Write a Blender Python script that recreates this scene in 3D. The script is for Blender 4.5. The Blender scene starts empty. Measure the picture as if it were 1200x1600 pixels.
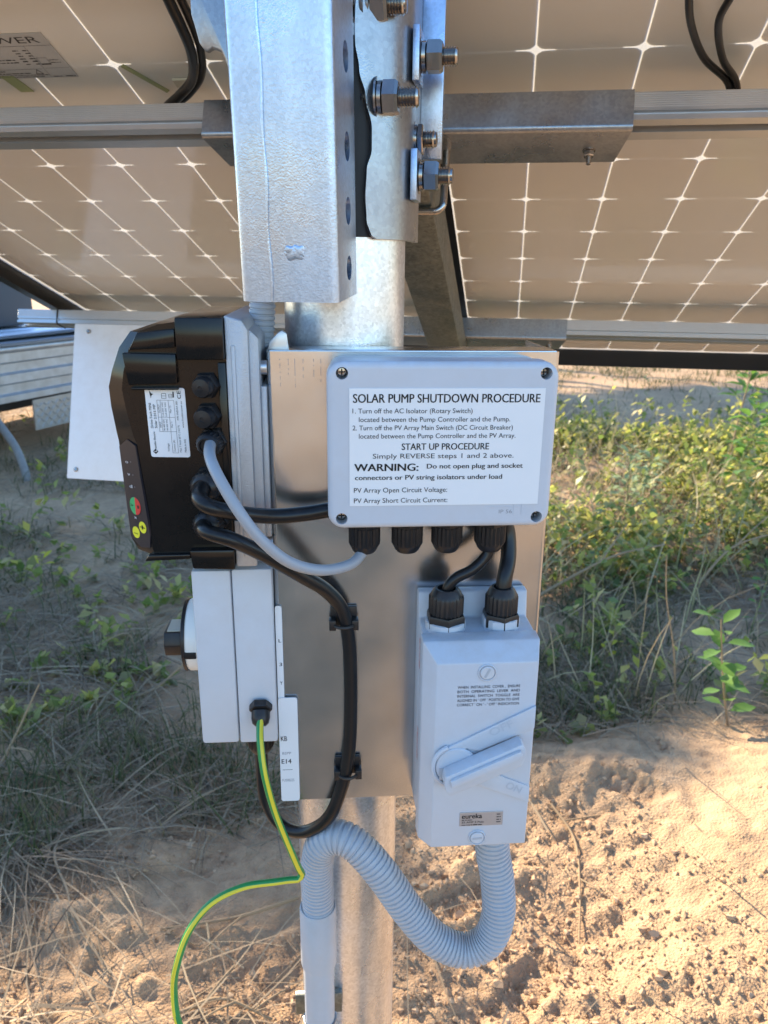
import bpy, bmesh, math, random
import numpy as np
from mathutils import Matrix, Vector
from math import sin, cos, pi, radians

random.seed(7)
rng = np.random.default_rng(7)
scene = bpy.context.scene
col = scene.collection

# ------------------------------------------------------------------ camera, sky, sun
cam_data = bpy.data.cameras.new('camera')
cam = bpy.data.objects.new('camera', cam_data)
col.objects.link(cam)
cam_data.sensor_fit = 'VERTICAL'
cam_data.sensor_height = 36.0
cam_data.lens = 27.0
cam_data.clip_start = 0.02
cam_data.clip_end = 2000.0
cam_data.dof.use_dof = True
cam_data.dof.focus_distance = 0.64
cam_data.dof.aperture_fstop = 14
cam.matrix_world = (Matrix.Translation((0, 0, 1.5)) @ Matrix.Rotation(radians(90 - 17.5), 4, 'X')
                    @ Matrix.Rotation(radians(0.6), 4, 'Z'))
scene.camera = cam

SUN_EL = radians(28)
SUN_H = Vector((-0.6, 0.8, 0))                       # horizontal bearing of the sun
SUN_DIR = Vector((SUN_H.x * cos(SUN_EL), SUN_H.y * cos(SUN_EL), sin(SUN_EL)))
world = bpy.data.worlds.new('World')
scene.world = world
world.use_nodes = True
wn = world.node_tree.nodes
bg = wn['Background']
sky = wn.new('ShaderNodeTexSky')
sky.sky_type = 'NISHITA'
sky.sun_disc = False
sky.sun_elevation = SUN_EL
sky.sun_rotation = math.atan2(SUN_H.x, SUN_H.y)
sky.air_density = 1.3
sky.dust_density = 0.3
sky.ozone_density = 6.0
world.node_tree.links.new(sky.outputs[0], bg.inputs[0])
bg.inputs[1].default_value = 0.135
sun_data = bpy.data.lights.new('sun', 'SUN')
sun_data.energy = 5.0
sun_data.angle = radians(0.5)
sun_data.color = (1.0, 0.85, 0.64)
sun = bpy.data.objects.new('sun', sun_data)
col.objects.link(sun)
sun.rotation_euler = SUN_DIR.to_track_quat('Z', 'Y').to_euler()
sun.location = (-6, 8, 9)
scene.view_settings.view_transform = 'Standard'
scene.view_settings.look = 'None'
scene.view_settings.exposure = 1.66
scene.view_settings.gamma = 1.0
scene.view_settings.use_curve_mapping = False

# ------------------------------------------------------------------ frames of reference (metres)
def basis(o, x, y, z):
    m = Matrix.Identity(4)
    for i, a in enumerate((x, y, z)):
        for k in range(3):
            m[k][i] = a[k]
    for k in range(3):
        m[k][3] = o[k]
    return m
POLE = Vector((-0.04, 0.762, 0))
WF = Matrix.Identity(4)
PF = Matrix.Translation(POLE) @ Matrix.Rotation(radians(4.5), 4, 'Z')        # mounting plate: x right, y back, z up
BF = Matrix.Translation(POLE) @ Matrix.Rotation(radians(-9.3), 4, 'Z')       # pole head
_er = Vector((0.98659, -0.163215, 0)).normalized()
_ed = Vector((0.142927, 0.922791, -0.357812))
_ed = (_ed - _er * _ed.dot(_er)).normalized()
_en = _er.cross(_ed)
AF = basis((0.0518, 1.0617, 1.7515), _er, _ed, _en)                          # array: x right, y down the slope, z off the glass

# ------------------------------------------------------------------ materials
MATS = {}
def mat(name, color=(.8, .8, .8), rough=.5, metal=0., spec=.5, noise=0., nscale=40., bump=0., bscale=200., coat=0., trans=0., detail=4.):
    m = bpy.data.materials.new(name)
    m.use_nodes = True
    nt = m.node_tree
    b = nt.nodes['Principled BSDF']
    b.inputs['Base Color'].default_value = (*color, 1)
    b.inputs['Roughness'].default_value = rough
    b.inputs['Metallic'].default_value = metal
    b.inputs['Specular IOR Level'].default_value = spec
    b.inputs['Coat Weight'].default_value = coat
    tc = nt.nodes.new('ShaderNodeTexCoord')
    if noise > 0:
        n = nt.nodes.new('ShaderNodeTexNoise')
        n.inputs['Scale'].default_value = nscale
        n.inputs['Detail'].default_value = detail
        nt.links.new(tc.outputs['Object'], n.inputs['Vector'])
        mx = nt.nodes.new('ShaderNodeMix')
        mx.data_type = 'RGBA'
        mx.inputs[6].default_value = (*[c * (1 - noise) for c in color], 1)
        mx.inputs[7].default_value = (*[min(1, c * (1 + noise)) for c in color], 1)
        nt.links.new(n.outputs['Fac'], mx.inputs[0])
        nt.links.new(mx.outputs[2], b.inputs['Base Color'])
        mr = nt.nodes.new('ShaderNodeMapRange')
        mr.inputs[3].default_value = max(.03, rough - .12 * min(1, noise * 4))
        mr.inputs[4].default_value = min(1, rough + .12 * min(1, noise * 4))
        nt.links.new(n.outputs['Fac'], mr.inputs[0])
        nt.links.new(mr.outputs[0], b.inputs['Roughness'])
    if bump > 0:
        n2 = nt.nodes.new('ShaderNodeTexNoise')
        n2.inputs['Scale'].default_value = bscale
        n2.inputs['Detail'].default_value = 5
        nt.links.new(tc.outputs['Object'], n2.inputs['Vector'])
        bp = nt.nodes.new('ShaderNodeBump')
        bp.inputs['Strength'].default_value = bump
        bp.inputs['Distance'].default_value = .002
        nt.links.new(n2.outputs['Fac'], bp.inputs['Height'])
        nt.links.new(bp.outputs[0], b.inputs['Normal'])
    MATS[name] = m
    return m

def galv(name, color, rough, spangle=.25, scale=120.):
    """hot dip galvanised steel: crystal spangle, dull patches, fine pitting"""
    m = mat(name, color, rough, metal=.9)
    nt = m.node_tree; b = nt.nodes['Principled BSDF']
    tc = nt.nodes['Texture Coordinate']
    v = nt.nodes.new('ShaderNodeTexVoronoi'); v.inputs['Scale'].default_value = scale
    n = nt.nodes.new('ShaderNodeTexNoise'); n.inputs['Scale'].default_value = 14; n.inputs['Detail'].default_value = 8
    n3 = nt.nodes.new('ShaderNodeTexNoise'); n3.inputs['Scale'].default_value = 700; n3.inputs['Detail'].default_value = 3
    for q in (v, n, n3): nt.links.new(tc.outputs['Object'], q.inputs['Vector'])
    mp = nt.nodes.new('ShaderNodeMapping'); mp.inputs['Scale'].default_value = (70, 70, 5)
    ns = nt.nodes.new('ShaderNodeTexNoise'); ns.inputs['Scale'].default_value = 1; ns.inputs['Detail'].default_value = 6
    nt.links.new(tc.outputs['Object'], mp.inputs[0]); nt.links.new(mp.outputs[0], ns.inputs['Vector'])
    mm = nt.nodes.new('ShaderNodeMath'); mm.operation = 'MULTIPLY_ADD'; mm.inputs[1].default_value = 1.2; mm.inputs[2].default_value = -.6
    nt.links.new(ns.outputs['Fac'], mm.inputs[0])
    bw0 = nt.nodes.new('ShaderNodeRGBToBW'); nt.links.new(v.outputs['Color'], bw0.inputs[0])
    bw = nt.nodes.new('ShaderNodeMath'); bw.operation = 'ADD'
    nt.links.new(bw0.outputs[0], bw.inputs[0]); nt.links.new(mm.outputs[0], bw.inputs[1])
    ad = nt.nodes.new('ShaderNodeMath'); ad.operation = 'ADD'
    nt.links.new(bw.outputs[0], ad.inputs[0]); nt.links.new(n.outputs['Fac'], ad.inputs[1])
    mr = nt.nodes.new('ShaderNodeMapRange'); mr.inputs[1].default_value = .4; mr.inputs[2].default_value = 1.6
    mr.inputs[3].default_value = 1 - spangle; mr.inputs[4].default_value = 1 + spangle
    nt.links.new(ad.outputs[0], mr.inputs[0])
    mul = nt.nodes.new('ShaderNodeMix'); mul.data_type = 'RGBA'; mul.blend_type = 'MULTIPLY'; mul.inputs[0].default_value = 1
    mul.inputs[6].default_value = (*color, 1); nt.links.new(mr.outputs[0], mul.inputs[7])
    nt.links.new(mul.outputs[2], b.inputs['Base Color'])
    r2 = nt.nodes.new('ShaderNodeMapRange'); r2.inputs[1].default_value = .3; r2.inputs[2].default_value = .75
    r2.inputs[3].default_value = rough - .1; r2.inputs[4].default_value = rough + .15
    nt.links.new(n.outputs['Fac'], r2.inputs[0]); nt.links.new(r2.outputs[0], b.inputs['Roughness'])
    bp = nt.nodes.new('ShaderNodeBump'); bp.inputs['Strength'].default_value = .25; bp.inputs['Distance'].default_value = .0006
    nt.links.new(n3.outputs['Fac'], bp.inputs['Height']); nt.links.new(bp.outputs[0], b.inputs['Normal'])
    return m

galv('galv', (.44, .535, .68), .30, .13, 420)  # blue of reflected sky is tinted into this base colour
galv('galv_pole', (.72, .74, .76), .30, .20, 380)
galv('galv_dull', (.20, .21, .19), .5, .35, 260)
galv('galv_bracket', (.34, .35, .365), .30, .14, 300)
mat('steel_bolt', (.42, .385, .35), .22, 1.0, noise=.1, nscale=200)
mat('alu', (.60, .60, .60), .38, .9, noise=.05, nscale=60)
mat('alu_cast', (.50, .51, .53), .50, .75, noise=.1, nscale=300, bump=.35, bscale=900)
mat('stainless', (.55, .565, .585), .22, 1.0, noise=.25, nscale=16, detail=12)
nt = MATS['stainless'].node_tree                       # brushed grain and faint scratches
_b = nt.nodes['Principled BSDF']; _tc = nt.nodes['Texture Coordinate']
_mp = nt.nodes.new('ShaderNodeMapping'); _mp.inputs['Scale'].default_value = (900, 900, 6)
_n = nt.nodes.new('ShaderNodeTexNoise'); _n.inputs['Scale'].default_value = 1; _n.inputs['Detail'].default_value = 2
nt.links.new(_tc.outputs['Object'], _mp.inputs[0]); nt.links.new(_mp.outputs[0], _n.inputs['Vector'])
_bp = nt.nodes.new('ShaderNodeBump'); _bp.inputs['Strength'].default_value = .06; _bp.inputs['Distance'].default_value = .0005
_n2 = nt.nodes.new('ShaderNodeTexNoise'); _n2.inputs['Scale'].default_value = 7; _n2.inputs['Detail'].default_value = 1
nt.links.new(_tc.outputs['Object'], _n2.inputs['Vector'])
_bp2 = nt.nodes.new('ShaderNodeBump'); _bp2.inputs['Strength'].default_value = .28; _bp2.inputs['Distance'].default_value = .012
nt.links.new(_n2.outputs['Fac'], _bp2.inputs['Height']); nt.links.new(_bp2.outputs[0], _bp.inputs['Normal'])
nt.links.new(_n.outputs['Fac'], _bp.inputs['Height']); nt.links.new(_bp.outputs[0], _b.inputs['Normal'])
mat('grey_plastic', (.53, .56, .61), .36, noise=.07, nscale=14, bump=.05, bscale=1200)
mat('emboss', (.48, .51, .56), .45)
mat('pale_plastic', (.565, .585, .62), .40, noise=.07, nscale=14, bump=.05, bscale=1200)
mat('knob_white', (.78, .76, .70), .35)
mat('conduit_grey', (.42, .445, .48), .42, noise=.05, nscale=30)
mat('pvc_grey', (.46, .48, .51), .35, noise=.05, nscale=20)
mat('black_gloss', (.008, .007, .007), .14, spec=.28, noise=.05, nscale=30)
mat('black_satin', (.013, .013, .015), .34, spec=.35, noise=.1, nscale=80)
mat('black_rubber', (.010, .010, .011), .45, spec=.3, noise=.1, nscale=60)
mat('black_cable', (.010, .010, .011), .30, spec=.35, noise=.1, nscale=40)
mat('grey_cable', (.33, .35, .38), .38)
mat('keypad', (.012, .014, .022), .28)
mat('sticker_white', (.76, .77, .78), .4, noise=.02, nscale=30)
mat('sticker_silver', (.42, .42, .43), .35, .5, noise=.15, nscale=60)
mat('ink', (.012, .012, .014), .5)
mat('ink_grey', (.25, .26, .29), .5)
mat('ink_red', (.50, .07, .05), .5)
mat('panel_ink', (.05, .05, .05), .6)
mat('panel_label', (.40, .40, .40), .5, noise=.05)
mat('btn_green', (.02, .38, .13), .35)
mat('btn_red', (.62, .03, .03), .35)
mat('btn_yellow', (.75, .72, .03), .35)
mat('icon_white', (.7, .72, .75), .4)
mat('wire_green', (.02, .24, .06), .38)
mat('wire_yellow', (.72, .60, .04), .38)
mat('frame_black', (.012, .012, .014), .35, .3)
mat('cell_blue', (.015, .017, .03), .25)
mat('cell_back', (.88, .86, .83), .5)
mat('tape_green', (.30, .33, .16), .55)
mat('tape_and_glint', (.55, .52, .42), .5)
mat('white_sheet', (.80, .80, .82), .28, noise=.02, nscale=8)
mat('trailer_steel', (.46, .48, .51), .42, .75, noise=.3, nscale=12, bump=.2, bscale=90)
mat('trailer_dark', (.03, .032, .036), .6, noise=.3, nscale=20)
mat('checker', (.42, .42, .42), .42, .8, noise=.15, nscale=20)
mat('roof_sheet', (.62, .66, .72), .32, .85, noise=.18, nscale=7)
mat('slate_box', (.05, .055, .065), .6, noise=.2, nscale=5)
mat('rust_brown', (.22, .20, .18), .7, noise=.3, nscale=30)
mat('bark', (.28, .23, .18), .85, noise=.35, nscale=9, bump=.8, bscale=25)

def dusty(name, amount, dust=(.40, .29, .19), scale=30):
    """wind-blown soil dust: thin film everywhere, more on ledges"""
    nt = MATS[name].node_tree; b = nt.nodes['Principled BSDF']; inp = b.inputs['Base Color']
    src = inp.links[0].from_socket if inp.links else None
    mx = nt.nodes.new('ShaderNodeMix'); mx.data_type = 'RGBA'
    if src: nt.links.new(src, mx.inputs[6])
    else: mx.inputs[6].default_value = inp.default_value[:]
    mx.inputs[7].default_value = (*dust, 1)
    g = nt.nodes.new('ShaderNodeNewGeometry'); sx = nt.nodes.new('ShaderNodeSeparateXYZ'); nt.links.new(g.outputs['Normal'], sx.inputs[0])
    up = nt.nodes.new('ShaderNodeMapRange'); up.inputs[1].default_value = -.1; up.inputs[2].default_value = 1; up.inputs[3].default_value = .35; up.inputs[4].default_value = 1.6
    nt.links.new(sx.outputs[2], up.inputs[0])
    n = nt.nodes.new('ShaderNodeTexNoise'); n.inputs['Scale'].default_value = scale; n.inputs['Detail'].default_value = 10; n.inputs['Roughness'].default_value = .7
    nt.links.new(nt.nodes['Texture Coordinate'].outputs['Object'], n.inputs['Vector'])
    th = nt.nodes.new('ShaderNodeMapRange'); th.inputs[1].default_value = .42; th.inputs[2].default_value = .75; th.inputs[4].default_value = amount
    nt.links.new(n.outputs['Fac'], th.inputs[0])
    ml = nt.nodes.new('ShaderNodeMath'); ml.operation = 'MULTIPLY'; nt.links.new(th.outputs[0], ml.inputs[0]); nt.links.new(up.outputs[0], ml.inputs[1])
    nt.links.new(ml.outputs[0], mx.inputs[0]); nt.links.new(mx.outputs[2], inp)
for _k, _a in (('grey_plastic', .28), ('pale_plastic', .26), ('conduit_grey', .35), ('pvc_grey', .35), ('black_gloss', .035), ('black_satin', .10), ('black_cable', .05), ('grey_cable', .2), ('white_sheet', .15), ('alu_cast', .2)):
    dusty(_k, _a)

# white backsheet that lets a little light through where no cell blocks it
m = mat('backsheet', (.86, .84, .80), .12, noise=.09, nscale=3, detail=9, bump=.05, bscale=2.5)
nt = m.node_tree; b = nt.nodes['Principled BSDF']
b.inputs['Specular IOR Level'].default_value = .9
tl = nt.nodes.new('ShaderNodeBsdfTranslucent'); tl.inputs[0].default_value = (.85, .82, .76, 1)
mx = nt.nodes.new('ShaderNodeMixShader'); mx.inputs[0].default_value = .34
nt.links.new(b.outputs[0], mx.inputs[1]); nt.links.new(tl.outputs[0], mx.inputs[2])
nt.links.new(mx.outputs[0], nt.nodes['Material Output'].inputs[0])
# front glass
m = mat('front_glass'); nt = m.node_tree
tr = nt.nodes.new('ShaderNodeBsdfTransparent'); tr.inputs[0].default_value = (.95, .96, .96, 1)
gl = nt.nodes.new('ShaderNodeBsdfGlossy'); gl.inputs['Roughness'].default_value = .05
fr = nt.nodes.new('ShaderNodeFresnel'); fr.inputs[0].default_value = 1.3
mx = nt.nodes.new('ShaderNodeMixShader')
nt.links.new(fr.outputs[0], mx.inputs[0]); nt.links.new(tr.outputs[0], mx.inputs[1]); nt.links.new(gl.outputs[0], mx.inputs[2])
nt.links.new(mx.outputs[0], nt.nodes['Material Output'].inputs[0])

def island_mat(name, cols, rough=.6, trans=.3, metal=0):
    """foliage / straw: every blade or leaf takes its own tint"""
    m = bpy.data.materials.new(name); m.use_nodes = True
    nt = m.node_tree; b = nt.nodes['Principled BSDF']
    b.inputs['Roughness'].default_value = rough
    b.inputs['Specular IOR Level'].default_value = .3
    g = nt.nodes.new('ShaderNodeNewGeometry')
    r = nt.nodes.new('ShaderNodeValToRGB')
    e = r.color_ramp.elements
    while len(e) < len(cols): e.new(.5)
    for i, c in enumerate(cols):
        e[i].position = i / (len(cols) - 1); e[i].color = (*c, 1)
    nt.links.new(g.outputs['Random Per Island'], r.inputs[0])
    nt.links.new(r.outputs[0], b.inputs['Base Color'])
    if trans:
        t = nt.nodes.new('ShaderNodeBsdfTranslucent'); nt.links.new(r.outputs[0], t.inputs[0])
        mx = nt.nodes.new('ShaderNodeMixShader'); mx.inputs[0].default_value = trans
        nt.links.new(b.outputs[0], mx.inputs[1]); nt.links.new(t.outputs[0], mx.inputs[2])
        nt.links.new(mx.outputs[0], nt.nodes['Material Output'].inputs[0])
    MATS[name] = m
    return m
island_mat('grass', [(.09, .10, .035), (.06, .09, .025), (.18, .15, .07), (.045, .07, .022), (.24, .19, .10)], .55, .35)
island_mat('straw', [(.33, .24, .145), (.21, .15, .095), (.46, .35, .22), (.13, .09, .06), (.28, .20, .125)], .7, .15)
island_mat('weed', [(.34, .36, .07), (.14, .21, .045), (.54, .48, .11), (.22, .29, .07), (.58, .47, .22), (.10, .14, .04)], .45, .55)
island_mat('stalk', [(.46, .36, .20), (.36, .25, .14), (.55, .46, .28), (.30, .28, .10)], .7, .2)
island_mat('tree_leaf', [(.05, .08, .03), (.07, .10, .04), (.04, .06, .025), (.09, .11, .05)], .5, .15)
island_mat('pale_leaf', [(.22, .30, .13), (.30, .36, .18), (.16, .24, .09)], .5, .4)
island_mat('bright_leaf', [(.10, .20, .035), (.14, .26, .05), (.08, .17, .03)], .45, .45)
island_mat('yellow_leaf', [(.50, .46, .03), (.60, .55, .05), (.42, .42, .04)], .45, .45)
island_mat('dry_stem', [(.36, .24, .13), (.30, .20, .11), (.42, .30, .17)], .7, .0)
island_mat('green_stem', [(.16, .18, .06), (.22, .20, .08)], .6, .0)

# soil
m = bpy.data.materials.new('soil'); m.use_nodes = True; MATS['soil'] = m
nt = m.node_tree; b = nt.nodes['Principled BSDF']
b.inputs['Roughness'].default_value = .95; b.inputs['Specular IOR Level'].default_value = .15
tc = nt.nodes.new('ShaderNodeTexCoord')
def nnoise(s, d=6):
    n = nt.nodes.new('ShaderNodeTexNoise'); n.inputs['Scale'].default_value = s; n.inputs['Detail'].default_value = d
    nt.links.new(tc.outputs['Object'], n.inputs['Vector']); return n
n1, n2, n3 = nnoise(1.7, 8), nnoise(22, 8), nnoise(160, 4)
r1 = nt.nodes.new('ShaderNodeValToRGB')
for i, (p, c) in enumerate(((.3, (.32, .20, .12)), (.55, (.46, .30, .175)), (.75, (.56, .385, .235)))):
    if i > 1: r1.color_ramp.elements.new(p)
    r1.color_ramp.elements[i].position = p; r1.color_ramp.elements[i].color = (*c, 1)
mixn = nt.nodes.new('ShaderNodeMath'); mixn.operation = 'MULTIPLY_ADD'; mixn.inputs[1].default_value = .5
nt.links.new(n1.outputs['Fac'], mixn.inputs[0])
half = nt.nodes.new('ShaderNodeMath'); half.operation = 'MULTIPLY'; half.inputs[1].default_value = .5
nt.links.new(n2.outputs['Fac'], half.inputs[0]); nt.links.new(half.outputs[0], mixn.inputs[2])
nt.links.new(mixn.outputs[0], r1.inputs[0]); nt.links.new(r1.outputs[0], b.inputs['Base Color'])
bp = nt.nodes.new('ShaderNodeBump'); bp.inputs['Strength'].default_value = .7; bp.inputs['Distance'].default_value = .012
hs = nt.nodes.new('ShaderNodeMath'); hs.operation = 'ADD'
nt.links.new(n2.outputs['Fac'], hs.inputs[0]); nt.links.new(n3.outputs['Fac'], hs.inputs[1])
nt.links.new(hs.outputs[0], bp.inputs['Height']); nt.links.new(bp.outputs[0], b.inputs['Normal'])
island_mat('clod', [(.37, .235, .14), (.46, .30, .175), (.55, .375, .23), (.32, .20, .12)], .95, 0)

# ------------------------------------------------------------------ mesh builder
class MB:
    def __init__(s): s.v = []; s.f = []
    def add(s, v, f):
        o = len(s.v); s.v += [tuple(p) for p in v]; s.f += [tuple(i + o for i in q) for q in f]; return s
    def bm(s, b):
        b.verts.index_update()
        s.add([v.co[:] for v in b.verts], [[v.index for v in f.verts] for f in b.faces]); b.free(); return s
    def box(s, x0, x1, y0, y1, z0, z1, r=0., seg=2):
        b = bmesh.new(); bmesh.ops.create_cube(b, size=1)
        for v in b.verts:
            v.co = ((x0 + x1) / 2 + v.co.x * (x1 - x0), (y0 + y1) / 2 + v.co.y * (y1 - y0), (z0 + z1) / 2 + v.co.z * (z1 - z0))
        if r: bmesh.ops.bevel(b, geom=b.edges[:], offset=r, segments=seg, profile=.5, affect='EDGES')
        return s.bm(b)
    def prism(s, poly, a, b_, axis='y', r=0., seg=2):
        """polygon in the two other axes, extruded from a to b_ along axis"""
        b = bmesh.new()
        def pt(p, t): return {'x': (t, p[0], p[1]), 'y': (p[0], t, p[1]), 'z': (p[0], p[1], t)}[axis]
        v0 = [b.verts.new(pt(p, a)) for p in poly]; v1 = [b.verts.new(pt(p, b_)) for p in poly]
        n = len(poly); b.faces.new(v0[::-1]); b.faces.new(v1)
        for i in range(n): b.faces.new((v0[i], v0[(i + 1) % n], v1[(i + 1) % n], v1[i]))
        bmesh.ops.recalc_face_normals(b, faces=b.faces[:])
        if r: bmesh.ops.bevel(b, geom=b.edges[:], offset=r, segments=seg, profile=.5, affect='EDGES')
        return s.bm(b)
    def lathe(s, prof, o, ax, n=24, wob=None):
        """profile [(radius, distance along axis)]"""
        ax = Vector(ax).normalized(); o = Vector(o)
        t = Vector((0, 0, 1)) if abs(ax.z) < .9 else Vector((1, 0, 0))
        e1 = ax.cross(t).normalized(); e2 = ax.cross(e1)
        V = []; Fc = []
        for r, d in prof:
            for k in range(n):
                a = 2 * pi * k / n; rr = r * (wob(k, d) if wob else 1)
                V.append(o + ax * d + e1 * (rr * cos(a)) + e2 * (rr * sin(a)))
        for i in range(len(prof) - 1):
            for k in range(n):
                Fc.append((i * n + k, i * n + (k + 1) % n, (i + 1) * n + (k + 1) % n, (i + 1) * n + k))
        Fc.append(tuple(range(n))[::-1]); Fc.append(tuple((len(prof) - 1) * n + k for k in range(n)))
        return s.add(V, Fc)
    def tube(s, pts, r, n=12, cap=True, sub=1):
        P = [Vector(p) for p in pts]; m = len(P)
        R = r if hasattr(r, '__len__') else [r] * m
        T = [(P[min(i + 1, m - 1)] - P[max(i - 1, 0)]).normalized() for i in range(m)]
        t0 = T[0]; a = Vector((0, 0, 1)) if abs(t0.z) < .9 else Vector((1, 0, 0))
        e = t0.cross(a).normalized(); V = []; Fc = []
        for i in range(m):
            e = (e - T[i] * e.dot(T[i])).normalized(); g = T[i].cross(e)
            for k in range(n):
                q = 2 * pi * k / n
                V.append(P[i] + e * (R[i] * cos(q)) + g * (R[i] * sin(q)))
        for i in range(m - 1):
            for k in range(n):
                Fc.append((i * n + k, i * n + (k + 1) % n, (i + 1) * n + (k + 1) % n, (i + 1) * n + k))
        if cap: Fc.append(tuple(range(n))[::-1]); Fc.append(tuple((m - 1) * n + k for k in range(n)))
        return s.add(V, Fc)
    def hexp(s, o, ax, af, d0, d1, cham=.12):
        """hexagon across flats af, chamfered at the far end"""
        r = af / 2 / cos(pi / 6)
        return s.lathe([(r * (1 - cham), d0), (r, d0 + (d1 - d0) * .06), (r, d1 - (d1 - d0) * .18), (r * (1 - cham), d1)], o, ax, 6)

def spline(pts, step):
    """Catmull-Rom through pts, resampled at equal steps"""
    P = [Vector(p) for p in pts]; Q = [P[0] * 2 - P[1]] + P + [P[-1] * 2 - P[-2]]
    out = []
    for i in range(1, len(Q) - 2):
        for k in range(24):
            t = k / 24; a, b, c, d = Q[i - 1], Q[i], Q[i + 1], Q[i + 2]
            out.append(.5 * ((2 * b) + (c - a) * t + (2 * a - 5 * b + 4 * c - d) * t * t + (3 * b - a - 3 * c + d) * t ** 3))
    out.append(P[-1])
    L = [0.]
    for i in range(1, len(out)): L.append(L[-1] + (out[i] - out[i - 1]).length)
    n = max(2, int(L[-1] / step)); res = []; j = 0
    for i in range(n + 1):
        s = L[-1] * i / n
        while j < len(L) - 2 and L[j + 1] < s: j += 1
        f = (s - L[j]) / max(1e-9, L[j + 1] - L[j]); res.append(out[j].lerp(out[j + 1], min(1, f)))
    return res

def mkmesh(name, mb, m, off=(0, 0, 0), smooth=35):
    me = bpy.data.meshes.new(name)
    o = Vector(off)
    me.from_pydata([(v[0] - o.x, v[1] - o.y, v[2] - o.z) for v in mb.v], [], mb.f)
    me.materials.append(MATS[m] if isinstance(m, str) else m)
    if smooth:
        me.polygons.foreach_set('use_smooth', [True] * len(me.polygons))
        me.set_sharp_from_angle(angle=radians(smooth))
    me.update()
    return me

class Thing:
    """an Empty at the thing's base; parts are given in the frame's metres"""
    def __init__(s, name, label, cat, frame, base, group=None, one=None, kind=None):
        s.frame = frame; s.base = Vector(base)
        s.o = bpy.data.objects.new(name, one)
        col.objects.link(s.o)
        s.o.matrix_world = frame @ Matrix.Translation(s.base)
        if kind: s.o['kind'] = kind
        if label: s.o['label'] = label
        if cat: s.o['category'] = cat
        if group: s.o['group'] = group
    def part(s, name, mb, m, parent=None, smooth=35, label=None, kind=None):
        me = mb if isinstance(mb, bpy.types.Mesh) else mkmesh(name, mb, m, s.base, smooth)
        o = bpy.data.objects.new(name, me); col.objects.link(o)
        o.parent = parent or s.o
        if label: o['label'] = label
        if kind: o['kind'] = kind
        return o

def solo(name, label, cat, frame, base, mb, m, smooth=35, group=None, kind=None):
    me = mkmesh(name, mb, m, base, smooth)
    return Thing(name, label, cat, frame, base, group, me, kind)

def cut(me, cutters):
    """boolean out some holes (cutters: list of MB)"""
    ob = bpy.data.objects.new('tmp_cut', me); col.objects.link(ob)
    tmp = []
    for c in cutters:
        k = bpy.data.objects.new('tmp_k', mkmesh('tmp_k', c, me.materials[0], smooth=0)); col.objects.link(k); tmp.append(k)
        md = ob.modifiers.new('b', 'BOOLEAN'); md.operation = 'DIFFERENCE'; md.object = k; md.solver = 'EXACT'
    dg = bpy.context.evaluated_depsgraph_get(); dg.update()
    new = bpy.data.meshes.new_from_object(ob.evaluated_get(dg))
    for k in tmp + [ob]:
        bpy.data.objects.remove(k)
    return new

def text_mb(s, x0, x1, base, cap, plane, bold=0., vertical=False, d=None):
    """lettering fitted between x0 and x1 with the given cap height, laid in a plane function (a, b) -> xyz"""
    cu = bpy.data.curves.new('t', 'FONT'); cu.body = s; cu.size = 1
    cu.resolution_u = 3
    ob = bpy.data.objects.new('t', cu)
    me = bpy.data.meshes.new_from_object(ob)
    bpy.data.objects.remove(ob); bpy.data.curves.remove(cu)
    mb = MB()
    if not len(me.vertices): return mb
    xs = [v.co.x for v in me.vertices]; a, b = min(xs), max(xs)
    sy = cap / .70
    k = (x1 - x0) / (b - a) if x1 is not None else sy
    for sh in ((0,) if bold < .008 else (-bold, 0, bold)):
        mb.add([plane(x0 + (v.co.x - a + sh) * k, base + v.co.y * sy) for v in me.vertices], [tuple(p.vertices) for p in me.polygons])
    bpy.data.meshes.remove(me)
    return mb

def greek_mb(x0, x1, base, h, plane, seed=0):
    """print too small to read in the photograph: a row of word-long marks"""
    r = random.Random(seed * 31 + int(abs(base) * 1e5)); mb = MB(); x = x0
    while x < x1:
        w = min(x1 - x, h * r.uniform(1.2, 4.5)); y0 = base + h * r.uniform(0, .12); y1 = base + h * r.uniform(.62, .9)
        mb.add([plane(x, y0), plane(x + w, y0), plane(x + w, y1), plane(x, y1)], [(0, 1, 2, 3)]); x += w + h * r.uniform(.35, .7)
    return mb

# ------------------------------------------------------------------ terrain
def vnoise(x, y, seed):
    xi = np.floor(x).astype(np.int64); yi = np.floor(y).astype(np.int64)
    xf = x - xi; yf = y - yi
    u = xf * xf * (3 - 2 * xf); v = yf * yf * (3 - 2 * yf)
    def h(a, b):
        n = (a * 374761393 + b * 668265263 + seed * 982451653) & 0x7fffffff
        n = ((n ^ (n >> 13)) * 1274126177) & 0x7fffffff
        return ((n ^ (n >> 16)) & 0xffff) / 65535.
    return (h(xi, yi) * (1 - u) + h(xi + 1, yi) * u) * (1 - v) + (h(xi, yi + 1) * (1 - u) + h(xi + 1, yi + 1) * u) * v
def fbm(x, y, s, o=4, seed=1, g=.5):
    t = np.zeros_like(x); a = 1.; k = 1 / s; n = 0
    for i in range(o):
        t += a * (vnoise(x * k, y * k, seed + i * 17) - .5); n += a; a *= g; k *= 2.03
    return t / n
def sstep(a, b, x):
    t = np.clip((x - a) / (b - a), 0, 1); return t * t * (3 - 2 * t)

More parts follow.
